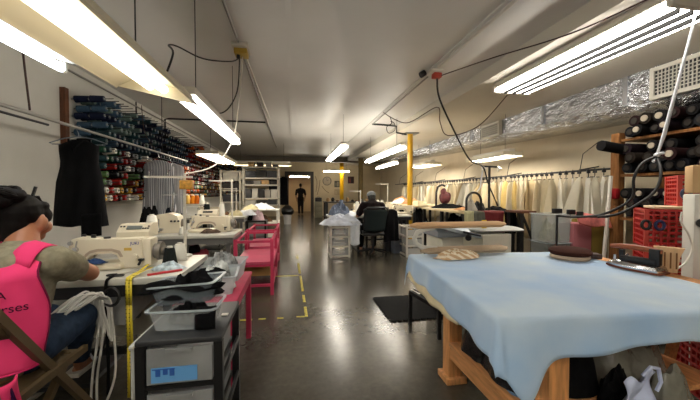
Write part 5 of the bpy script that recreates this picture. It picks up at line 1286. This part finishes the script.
# ------------------------------------------------------------------ press machine behind the table
t = thing('press_machine', 'grey and cream steam press machine behind the blue table', 'press machine', (1.5, 3.1, 0))
B().bx(1.48, 1.72, 2.95, 3.35, 0, .80, bev=.02).done('press_body', M('press_cream', (206, 202, 184), .5, nz=.06), t)
b = B(); b.prismx([(2.92, .80), (2.92, .84), (3.0, .90), (3.3, .92), (3.38, .84), (3.38, .80)], 1.42, 1.78); b.done('press_head', M('press_grey', (152, 160, 164), .4, .2), t)
b = B(); b.bar((1.36, 2.98, .93), (1.86, 2.9, .80), .11, .03); b.done('press_arm', M('press_silver', (176, 182, 184), .35, .4), t)
b = B(); b.cyl((1.70, 2.84, .80), (1.74, 2.9, .82), .03); b.cyl((1.66, 2.86, .86), (1.84, 2.85, .82), .012); b.done('press_knob', darkmetal, t)
b = B(); b.bx(1.5, 1.7, 2.88, 2.949, .02, .1); b.done('foot_pedal', black, t)
t = thing('vacuum_board', 'cream ironing table box with a grey padded top behind the blue table', 'ironing table', (1.95, 3.05, 0))
b = B(); b.prismx([(2.9, .0), (2.9, .82), (3.3, .82), (3.3, 0)], 1.90, 2.22); b.done('board_body', M('press_cream', (206, 202, 184), .5), t)
padded(1.84, 2.42, 3.1, .83, .05, .2, .9).done('padded_top', M('pad_grey', (168, 168, 162), .8), t)
tag(B().box((1.93, 2.93, .925), (.055, .012, .085), rz=.1, bev=.003).done('yellow_tag', M('yellow_tag', (220, 184, 20), .5)), 'small yellow tag standing on the grey padded ironing table', 'tag')
t = thing('under_rack', 'low dark rack with pale rod beneath the back left of the blue table', 'rack', (1.2, 2.7, 0))
b = B(); b.bar((1.10, 2.84, .30), (1.22, 2.48, .26), .035); b.done('dark_rail', black, t)
b = B(); b.bar((1.14, 2.84, .325), (1.26, 2.48, .285), .016); b.done('pale_rod', chrome, t)
for q in ((1.10, 2.84), (1.22, 2.48)): B().bx(q[0] - .015, q[0] + .015, q[1] - .015, q[1] + .015, 0, .29).done('rack_foot', black, t)

# ------------------------------------------------------------------ long tables at centre right
def long_table(x0, x1, y0, y1, z, label, topm, legm=black, n=3):
    t = thing('long_table', label, 'table', ((x0 + x1) / 2, (y0 + y1) / 2, 0))
    B().bx(x0, x1, y0, y1, z - .04, z, bev=.004).done('tabletop', topm, t)
    for i in range(n):
        y = y0 + .06 + (y1 - y0 - .12) * i / (n - 1)
        for x in (x0 + .05, x1 - .05): B().bx(x - .03, x + .03, y - .03, y + .03, 0, z - .04).done('leg', legm, t)
    b = B(); b.bx(x0 + .06, x1 - .06, y0 + .1, y1 - .1, .28, .31); b.done('lower_shelf', legm, t)
    return t
ct = M('counter_cream', (206, 186, 146), .5, nz=.08, ns=4)
long_table(3.02, 4.1, 5.2, 7.1, .9, 'long ironing table with a cream top, black legs, right of the yellow column', ct, n=3)
long_table(3.12, 4.15, 7.85, 11.2, .9, 'far long cream topped table beyond the yellow column', ct, n=4)
for k, (x, y, h, mt, lab) in enumerate(((3.4, 8.2, .12, 'cream', 'front'), (3.5, 9.0, .2, 'tan', 'second'), (3.4, 9.8, .14, 'white', 'third'), (3.7, 10.5, .22, 'tan', 'farthest'))):
    heap('fabric_pile', (x, y, .902), .28, .3, h, {'cream': crm, 'tan': M('tan_cloth', (196, 146, 104), .85, nz=.2), 'white': white_cloth}[mt], 90 + k, f'{mt} fabric pile on the far long table, {lab} of four', 'fabric', rough=.5)
for k, (x, y, sx, sy, h) in enumerate(((3.45, 8.4, .35, .4, .5), (3.4, 9.4, .3, .4, .45), (3.3, 5.9, .2, .4, .4), (3.6, 6.5, .4, .3, .42))):
    heap('dark_bundle', (x, y, .312), sx, sy, h, blackcloth, 100 + k, f'dark cloth bundle under the {"far" if k < 2 else "near"} long table, {"nearer" if k % 2 == 0 else "farther"} of two', 'bundle')
heap('black_garment', (3.45, 6.6, .902), .42, .3, .09, blackcloth, 110, 'black garments spread on the long ironing table under the maroon bag', 'clothes', rough=.5)
heap('tan_fabric', (3.35, 5.75, .902), .2, .22, .06, M('tan_cloth', (196, 146, 104), .85, nz=.2), 111, 'tan fabric on the long ironing table left of the red cloth', 'fabric')
t = thing('bag_stand', 'black hooked stand with a maroon bag on the long ironing table', 'stand', (3.42, 6.85, .9))
b = B(); b.tube([(3.30, 6.9, .92), (3.30, 6.9, 1.25), (3.34, 6.9, 1.38), (3.44, 6.9, 1.43), (3.52, 6.9, 1.40)], .025); b.done('hook_arm', black, t)
b = B(); b.ell((3.50, 6.85, 1.13), (.14, .10, .15)); b.ell((3.46, 6.85, 1.26), (.07, .07, .09))
for v in b.bm.verts: v.co += V((1, .5, .8)) * .03 * noise.noise(v.co * 9)
b.done('maroon_bag', M('maroon_bag', (96, 40, 44), .6, nz=.4, ns=12), t)
# near end: draped cloths
def drape(x0, x1, z1, mt, lab, seed, y=5.18, zt=.905, back=.22):
    def f(u, v):
        x = x0 + (x1 - x0) * u; q = v * (back + (zt - z1))
        if q < back: return V((x, y + back - q, zt + .004 + .004 * math.sin(u * 9 + seed)))
        return V((x + .01 * math.sin(q * 9 + seed), y - .012 + .012 * math.sin(u * 14 + seed) * min(1, (q - back) / .1) - .01, zt - (q - back) + .015 * math.sin(u * 6 + seed)))
    b = B(); b.sheet(f, 20, 26); tag(b.done('draped_cloth', mt, solid=.006, angle=80), lab, 'cloth')
drape(3.40, 3.80, .50, stripes('red_check', (122, 26, 30), (72, 16, 20), 20, 'Z'), 'dark red striped cloth draped over the front end of the ironing table', 1)
drape(3.02, 3.20, .58, M('olive_cloth', (168, 164, 128), .85, nz=.12), 'pale olive cloth draped at the left front corner of the ironing table', 2)
drape(3.20, 3.41, .56, M('grey_cloth_d', (92, 92, 82), .85, nz=.25), 'grey cloth draped between the olive and the red cloths', 3)
drape(3.80, 4.04, .50, blackcloth, 'black cloth draped right of the dark red cloth on the ironing table', 4)
b = B(); b.tube([(3.15, 5.34, .91), (3.15, 5.34, 1.08)] + [(3.30 - .15 * math.cos(a), 5.34, 1.08 + .17 * math.sin(a)) for a in [PI * k / 12 for k in range(1, 12)]] + [(3.45, 5.34, 1.08), (3.45, 5.34, .91)], .022, n=8)
tag(b.done('black_arch', black), 'black arched hoop standing on the front end of the ironing table', 'hoop')
heap('grey_form', (3.30, 5.44, .905), .12, .09, .2, M('pale_grey_cloth', (176, 170, 158), .85, nz=.15), 112, 'pale cloth bundle under the black arched hoop', 'cloth')
heap('dark_tool_bag', (3.52, 5.52, .905), .14, .1, .14, black, 113, 'dark tools heaped right of the black hoop', 'tools', rough=.9)
heap('dark_garment', (3.85, 5.5, .905), .24, .16, .08, blackcloth, 114, 'dark garment lying at the right of the ironing table front end', 'clothes', rough=.6)
t = thing('lamp_stand', 'black lamp stand with a crossbar of two small spot lamps over the ironing table', 'lamp', (3.62, 5.38, .9))
b = B(); b.cyl((3.64, 5.38, .905), (3.64, 5.38, 1.74), .022); b.done('pole', black, t)
b = B(); b.bar((3.48, 5.38, 1.74), (3.82, 5.38, 1.73), .03); b.done('crossbar', darkmetal, t)
for x in (3.49, 3.81): b = B(); b.cyl((x, 5.38, 1.735), (x + .015, 5.33, 1.67), .022, .045, n=14); b.done('spot_lamp', M('spot_silver', (206, 202, 190), .3, .5), t)
cable('electric_cable', 'white cord hanging from the left spot lamp toward the hoop', [(3.49, 5.36, 1.68), (3.46, 5.36, 1.5), (3.44, 5.36, 1.35), (3.38, 5.36, 1.27)], .012, white_cloth)
# table with dark legs right of the drapes
t = thing('side_table', 'small dark table with thick legs right of the draped ironing table', 'table', (3.9, 4.9, 0))
B().bx(3.76, 4.04, 4.66, 5.08, .90, .94).done('tabletop', darkwood, t)
for x in (3.78, 3.98):
    for y in (4.68, 5.02): B().bx(x, x + .04, y, y + .04, 0, .90).done('leg', black, t)
b = B(); b.bar((3.80, 4.70, .88), (4.0, 4.70, .45), .03); b.done('brace', black, t)
# clear boxes, pink bag, boxes
for k, (z0, h) in enumerate(((0, .32), (.33, .30), (.64, .34))):
    bin_('clear_box', f'clear plastic storage box behind the blue table, {("lowest", "middle", "topmost")[k]} of its stack', (3.19, 3.45, z0), .34, .30, h, mat=M('clear_box', (150, 154, 150), .25, alpha=.45) if k < 2 else M('clear_box_top', (176, 180, 176), .2, alpha=.4), taper=.94)
    heap('stored_goods', (3.19, 3.45, z0 + .01), .125, .11, h * .75, [blackcloth, M('dull_grey_box', (96, 94, 88), .6), M('goods_olive', (120, 118, 92), .8, nz=.5, ns=12)][k], 120 + k, f'stored goods inside the {("lowest", "middle", "topmost")[k]} clear storage box', 'goods', rough=.6)
for k, (x0, x1, h, mt, lab) in enumerate(((3.36, 3.62, .86, M('pink_carton', (150, 92, 96), .7), 'dusty pink carton under the red printed bag, behind the table'), (3.63, 3.86, .90, M('olive_carton', (116, 98, 46), .7), 'olive brown carton right of the pink carton'))):
    t = thing('carton', lab, 'box', ((x0 + x1) / 2, 3.4, 0))
    B().bx(x0, x1, 3.28, 3.58, 0, h, bev=.004).done('carton_body', mt, t); B().bx(x0 + .002, x1 - .002, 3.30, 3.56, h, h + .006).done('lid_flap', mt, t)
rb = M('red_print_bag', (204, 116, 110), .35, nz=.75, ns=7)
b = B(); b.sheet(lambda u, v: V((3.34 + .50 * u + .03 * v, 3.24 - .03 * math.sin(u * 4) - .02 * v, 1.02 - .08 * u - (.14 + .02 * math.sin(u * 6)) * v)), 20, 8)
tag(b.done('red_printed_bag', rb, solid=.02, angle=80), 'pink and red printed plastic bag lying over the cartons', 'bag')
# black clips on arm
t = thing('hose_arm', 'black jointed arm holding the iron hose beyond the table', 'arm', (3.0, 3.1, 1.0))
b = B(); b.bar(ay(556, 216, 3.1), ay(608, 217, 2.9), .022); b.done('arm_bar', black, t)
for q, w_ in ((ay(557, 211, 3.1), .10), (ay(571, 212, 3.05), .08), (ay(580, 214, 3.0), .05)): b = B(); b.box(q, (w_, .05, .055), bev=.006); b.done('clamp', black, t)
b = B(); b.cyl(ay(557, 216, 3.1), (ay(557, 216, 3.1).x, 3.1, .0), .012); b.done('arm_post', darkmetal, t)
b = B(); pa_, pb_ = ay(611, 176, 3.2), ay(604, 256, 3.2); pb_ = pa_ + (pb_ - pa_) * (pa_.z / (pa_.z - pb_.z)); b.bar(pa_, pb_, .028); 
o = b.done('white_pole', white_paint); tag(o, 'white pole leaning against the wooden shelf post', 'pole')

# ------------------------------------------------------------------ patterns on the right wall rail
pipe('wall_rail', 'long rail along the right wall carrying the cream garment patterns', [(4.4, 3.45, 1.585), (4.4, 13.2, 1.60)], .016, darkmetal)
for k in range(6):
    y = 4.2 + k * 1.7; b = B(); b.bar((4.4, y, 1.6), (4.74, y, 1.66), .02); b.tube([(4.4, y, 1.6), (4.45, y, 1.85), (4.74, y, 2.05)], .006); tag(b.done('rail_bracket', darkmetal), f'dark bracket holding the right wall rail, {ORD[k]} from the shelf post', 'bracket')
pcol = [M('pattern_' + n_, c, .85, nz=.06, ns=6) for n_, c in (('cream', (212, 200, 172)), ('ivory', (218, 211, 192)), ('tan', (184, 166, 132)), ('yellow', (196, 174, 118)), ('pale', (222, 218, 206)), ('grey', (170, 166, 156)), ('black', (34, 32, 32)))]
pn = ['cream', 'ivory', 'tan', 'yellow', 'pale', 'grey', 'black']
BIG = ORD + ['fifteenth', 'sixteenth', 'seventeenth', 'eighteenth', 'nineteenth', 'twentieth', 'twenty-first', 'twenty-second', 'twenty-third', 'twenty-fourth', 'twenty-fifth', 'twenty-sixth', 'twenty-seventh', 'twenty-eighth', 'twenty-ninth', 'thirtieth', 'thirty-first', 'thirty-second', 'thirty-third', 'thirty-fourth', 'thirty-fifth', 'thirty-sixth', 'thirty-seventh', 'thirty-eighth', 'thirty-ninth', 'fortieth', 'forty-first', 'forty-second', 'forty-third', 'forty-fourth', 'forty-fifth', 'forty-sixth', 'forty-seventh', 'forty-eighth', 'forty-ninth', 'fiftieth', 'fifty-first', 'fifty-second', 'fifty-third', 'fifty-fourth', 'fifty-fifth', 'fifty-sixth', 'fifty-seventh', 'fifty-eighth', 'fifty-ninth', 'sixtieth', 'sixty-first', 'sixty-second', 'sixty-third', 'sixty-fourth', 'sixty-fifth']
y = 3.55; k = 0
while y < 12.9 and k < len(BIG):
    ci = R.choice([0, 0, 0, 1, 1, 2, 4, 4, 3 if R.random() < .3 else 1])
    if y > 10.6: ci = R.choice([0, 1, 5, 6, 2, 4])
    h = R.uniform(.7, 1.15); w0 = R.uniform(.05, .13); w1 = w0 + R.uniform(.03, .15); sl = R.uniform(-.16, .16); rz = R.uniform(-.8, .8) + PI / 2 - .9; sd = R.uniform(0, 9); tp_ = R.uniform(.3, .9)
    t = thing('garment_pattern', f'{pn[ci]} garment pattern piece on the right wall rail, {BIG[k]} from the shelf post', 'garment pattern', (4.4, y, 1.585), 'garment patterns on the right wall rail')
    Tm = Matrix.Translation((4.4, y, 1.50)) @ Matrix.Rotation(rz, 4, 'Z')
    def pf(u, v, w0=w0, w1=w1, h=h, sl=sl, sd=sd, tp_=tp_):
        vv = v; w = (w0 + (w1 - w0) * min(1, vv * 1.6)) * (1 - tp_ * max(0, 1 - vv * 7) ** 2); x = (u - .5) * 2 * w + sl * vv
        return V((x, .022 * math.sin(u * 8 + sd) * (.3 + vv) + .03 * noise.noise(V((u * 2, vv * 2, sd))), -vv * h - .05 * abs(u - .5) * (1 - vv) + .03 * math.sin(u * 4 + sd) * vv))
    b = B(Tm); b.sheet(pf, 14, 10); b.done('pattern_sheet', pcol[ci], t, solid=.003, angle=80)
    b = B(Tm); b.tube([(0, 0, -.02), (0, 0, .06), (.012, 0, .085), (.0, 0, .108), (-.014, 0, .09)], .006, n=5); b.tube([(-w0 * .8, 0, -.02), (w0 * .8, 0, -.02)], .007, n=5); b.box((0, 0, .065), (.03, .045, .05)); b.done('pattern_hook', darkmetal, t)
    y += R.uniform(.10, .185); k += 1

# ------------------------------------------------------------------ wooden shelf of dark rolls and red crates
t = thing('wooden_shelf', 'wooden shelf by the right wall filled with dark fabric rolls', 'shelf', (4.3, 2.4, 0))
sw = M('shelf_post_wood', (124, 84, 48), .65, nz=.3, ns=6, stretch=(8, 8, 1.2))
for x, y in ((3.88, 3.18), (4.62, 3.18), (3.88, 1.25), (4.62, 1.25)): B().bx(x, x + .09, y, y + .10, 0, 1.97).done('post', sw, t)
for z in (.35, .92, 1.44, 1.86): B().bx(3.9, 4.7, 1.36, 3.17, z, z + .03).done('shelf_board', sw, t)
rm = [M('roll_black', (11, 10, 11), .8, nz=.2), M('roll_navy', (13, 14, 20), .8, nz=.2), M('roll_maroon', (31, 14, 15), .8, nz=.2), M('roll_brown', (28, 22, 17), .8, nz=.2), M('roll_slate', (25, 27, 30), .8, nz=.2), M('roll_plum', (24, 15, 22), .8, nz=.2)]
rn = ['black', 'navy', 'maroon', 'brown', 'slate', 'plum']
tube_d = M('card_tube_dark', (44, 40, 36), .7)
tube_c = M('card_tube', (150, 140, 124), .7)
def roll(y, z, r, x0, mi, label):
    t = thing('fabric_roll', label, 'fabric roll', (4.2, y, z))
    tl = R.uniform(-.02, .02)
    B().cyl((x0, y, z), (4.66, y + tl, z), r, n=18).done('rolled_cloth', rm[mi], t)
    b = B(); b.lathe((x0 - .012, y, z), [(r * .36, .0), (r * .55, .0), (r * .55, .012), (r * .36, .012)], n=16, axis='X'); b.done('card_tube', tube_c if R.random() < .3 else tube_d, t)
    B().cyl((x0 - .006, y, z), (x0 + .004, y, z), r * .34, n=14).done('tube_hollow', black, t)
ri = 0
for lvl, (z0, n_, rows) in enumerate(((.95, 13, 3), (1.47, 13, 3), (1.89, 12, 2))):
    for rw in range(rows):
        for i in range(n_ - rw % 2):
            r = R.uniform(.052, .064)
            yy = 3.05 - .13 * i - (.065 if rw % 2 else 0)
            if lvl == 1 and rw == 2 and i % 3 == 1: continue
            x0 = 3.92 - R.uniform(0, .14)
            mi = R.choice([0, 0, 0, 1, 2, 3, 4, 5])
            roll(yy, z0 + .066 + rw * .112, r, x0, mi, f'{rn[mi]} fabric roll, {ORD[i]} from the wooden post, {("lower", "middle", "upper")[rw]} layer on the {("low", "middle", "top")[lvl]} shelf')
p0, p1 = ay(607, 140, 3.0), ay(640, 154, 3.25)
b = B(); b.cyl((3.55, 3.12, 1.80), (4.2, 3.12, 1.72), .06, n=18); tag(b.done('poking_roll', rm[0]), 'black roll poking out left past the wooden shelf post', 'fabric roll')
tag(B().bx(3.80, 3.87, 3.14, 3.24, 1.17, 1.30, bev=.02).done('red_rag', M('red_rag', (120, 20, 24), .8)), 'small red rag tied on the wooden shelf post', 'rag')
# red crates
redm = M('crate_red', (176, 24, 18), .45)
def crate(c, sx, sy, h, rz, label):
    T = Matrix.Translation(V(c)) @ Matrix.Rotation(rz, 4, 'Z'); t = thing('milk_crate', label, 'crate', c)
    def wall(L_, H_, nx, nz):
        """lattice in XZ, centred on x"""
        b = B()
        g = .014
        for i in range(nx + 1): x = -L_ / 2 + i * L_ / nx; b.bx(x - g / 2, x + g / 2, -.006, .006, 0, H_)
        for j in range(nz + 1): z = j * H_ / nz; hh = g if 0 < j < nz else .034; b.bx(-L_ / 2, L_ / 2, -.009, .009, max(0, z - hh / 2), min(H_, z + hh / 2))
        return b
    for (dx, dy, a, L_) in ((0, -sy / 2, 0, sx), (0, sy / 2, 0, sx), (-sx / 2, 0, PI / 2, sy), (sx / 2, 0, PI / 2, sy)):
        b = wall(L_, h, max(4, int(L_ / .042)), 7); b.T = T @ Matrix.Translation((dx, dy, 0)) @ Matrix.Rotation(a, 4, 'Z'); b.done('lattice_wall', redm, t, smooth=False)
    b = B(T); b.bx(-sx / 2, sx / 2, -sy / 2, sy / 2, .0, .012); b.done('crate_floor', redm, t)
    for x in (-sx / 2, sx / 2):
        for y in (-sy / 2, sy / 2): B(T).bx(x - .014, x + .014, y - .014, y + .014, 0, h).done('corner_post', M('crate_red_light', (186, 56, 42), .45), t, smooth=False)
crz = -.72
cc = O + ray(680, 226) * 2.66; cc.z = 0
for k in range(3):
    crate((cc.x, cc.y,   .785 - .345 * k if k < 2 else .11), .50, .34, .325 if k < 2 else .34, crz, f'red plastic milk crate beside the wooden shelf, {("topmost", "middle", "lowest")[k]} of the big stack') if k < 2 else None
crate((cc.x, cc.y, .12), .50, .34, .325, crz, 'red plastic milk crate beside the wooden shelf, lowest of the big stack')
tag(B().box((cc.x, cc.y, .06), (.5, .34, .115), rz=crz, bev=.006).done('crate_plinth', darkwood), 'low dark wooden plinth under the stack of red crates', 'plinth')
T = Matrix.Translation((cc.x, cc.y, 0)) @ Matrix.Rotation(crz, 4, 'Z')
q = T @ V((.14, .05, 1.112)); 
b = B(T); b.bx(-.20, .30, -.16, .16, 1.112, 1.134, bev=.004); tag(b.done('pale_board', M('pale_board', (200, 178, 146), .6)), 'pale board lying on the big red crate stack', 'board')
crate((q.x + .08, q.y + .06, 1.136), .34, .30, .26, crz, 'small red crate standing on the pale board, highest of all')
b = B(T); b.bx(.02, .20, -.165, -.11, 1.135, 1.17, bev=.004); tag(b.done('blue_packet', M('blue_packet', (40, 110, 190), .5)), 'blue packet in front of the highest red crate', 'packet')
for k, (x, z, mt) in enumerate(((-.17, .98, 'ring_navy'), (-.255, .98, 'ring_black'), (-.02, 1.24, 'ring_white'))):
    b = B(T); b.tube([(x + .026 * math.cos(a), -.185, z + .036 * math.sin(a)) for a in [2 * PI * i / 16 for i in range(16)]], .012, closed=True)
    tag(b.done('ribbon_spool', M(mt, {'ring_navy': (34, 40, 84), 'ring_black': (18, 18, 24), 'ring_white': (70, 80, 110)}[mt], .4)), f'{("navy", "black", "slate blue")[k]} ring spool hanging on the front of the red crates', 'spool')
# white steam tank at the right edge
tk_ = O + ray(703, 222) * 2.25
t = thing('steam_tank', 'white steam generator housing at the right picture edge', 'steam generator', (tk_.x, tk_.y, 0))
Tt = Matrix.Translation((tk_.x, tk_.y, 0)) @ Matrix.Rotation(-.7, 4, 'Z')
b = B(Tt); b.box((0, 0, .62), (.16, .2, 1.24), bev=.015); b.done('tank_housing', M('tank_white', (208, 206, 196), .4), t)
b = B(Tt); b.cyl((-.05, -.1, 1.04), (-.05, -.13, 1.04), .018); b.cyl((-.05, -.13, 1.04), (-.05, -.14, 1.04), .03, n=16); b.done('black_knob', black, t)
b = B(Tt); b.box((.0, .02, 1.345), (.15, .14, .2), bev=.01); tag(b.done('tan_carton', M('tan_carton', (206, 172, 128), .7)), 'tan carton standing on the white steam generator at the right edge', 'box')
cable('steam_hose', 'thin white hose looping beside the white steam generator', [O + ray(682, 212) * 2.22, O + ray(681, 222) * 2.2, O + ray(688, 234) * 2.2, O + ray(692, 248) * 2.2, O + ray(686, 262) * 2.15, O + ray(672, 272) * 2.1], .006, white_paint, 'hose')
# white string from the lamp, black hose
s0 = O + ray(697, 8) * 2.35
pts = [O + ray(697, 8) * 2.42, O + ray(688, 45) * 2.5, O + ray(676, 90) * 2.58, O + ray(664, 135) * 2.66, O + ray(657, 155) * 2.7]
t = thing('white_string', 'white ribbon hanging from the ceiling light with a knotted bow holding the hose', 'ribbon', pts[-1])
b = B(); b.tube(pts, [.009, .009, .011, .015, .008], n=8); b.done('ribbon_band', white_cloth, t)
e_ = pts[-1]; b = B(); b.ell(e_, (.022, .022, .02)); b.ell(e_ + V((.02, -.02, .014)), (.028, .02, .012)); b.tube([e_, e_ + V((-.02, .01, -.04)), e_ + V((-.035, .0, -.06))], .010); b.done('bow_knot', white_cloth, t)
cable('iron_hose', 'black iron hose curving from the ribbon bow down to the jointed arm', [e_ + V((0, 0, -.01)), O + ray(643, 163) * 2.72, O + ray(634, 178) * 2.74, O + ray(633, 196) * 2.76, O + ray(622, 206) * 2.82, O + ray(600, 215) * 2.95, O + ray(575, 217) * 3.05, O + ray(562, 216) * 3.1], .012, cord_black, 'hose')
cable('iron_hose', 'second black hose falling from the ribbon bow past the shelf', [e_ + V((0, 0, -.02)), O + ray(661, 172) * 2.62, O + ray(656, 190) * 2.6, O + ray(640, 203) * 2.65, O + ray(618, 214) * 2.75, O + ray(598, 217) * 2.9], .012, cord_black, 'hose')
# red crates and wood seen below the table
crate((2.62, 1.42, .0), .40, .33, .33, -.5, 'red crate on the floor seen beneath the right side of the blue table')
crate((2.62, 1.42, .335), .40, .33, .33, -.5, 'red crate on top of the floor crate near the right picture edge')
tag(B().bar((2.36, 1.62, .0), (2.34, 1.50, .70), .05, .03).done('leaning_plank', wood2), 'leaning wooden slat between the table and the low red crates', 'slat')
# added unseen fill lights behind the camera, brightening the ceiling and foreground
lamp('hanging_light', 'strip light over the part of the room behind the camera, left', (-.3, -1.5, 2.15), 2.2, .2, (-.05, .05), hood=False, r=.03, m=M('tube_rear_fill', (255, 248, 236), e=26))
lamp('hanging_light', 'strip light over the part of the room behind the camera, right', (1.4, -1.5, 2.15), 2.2, .2, (-.05, .05), hood=False, r=.03, m=M('tube_rear_fill', (255, 248, 236), e=26))
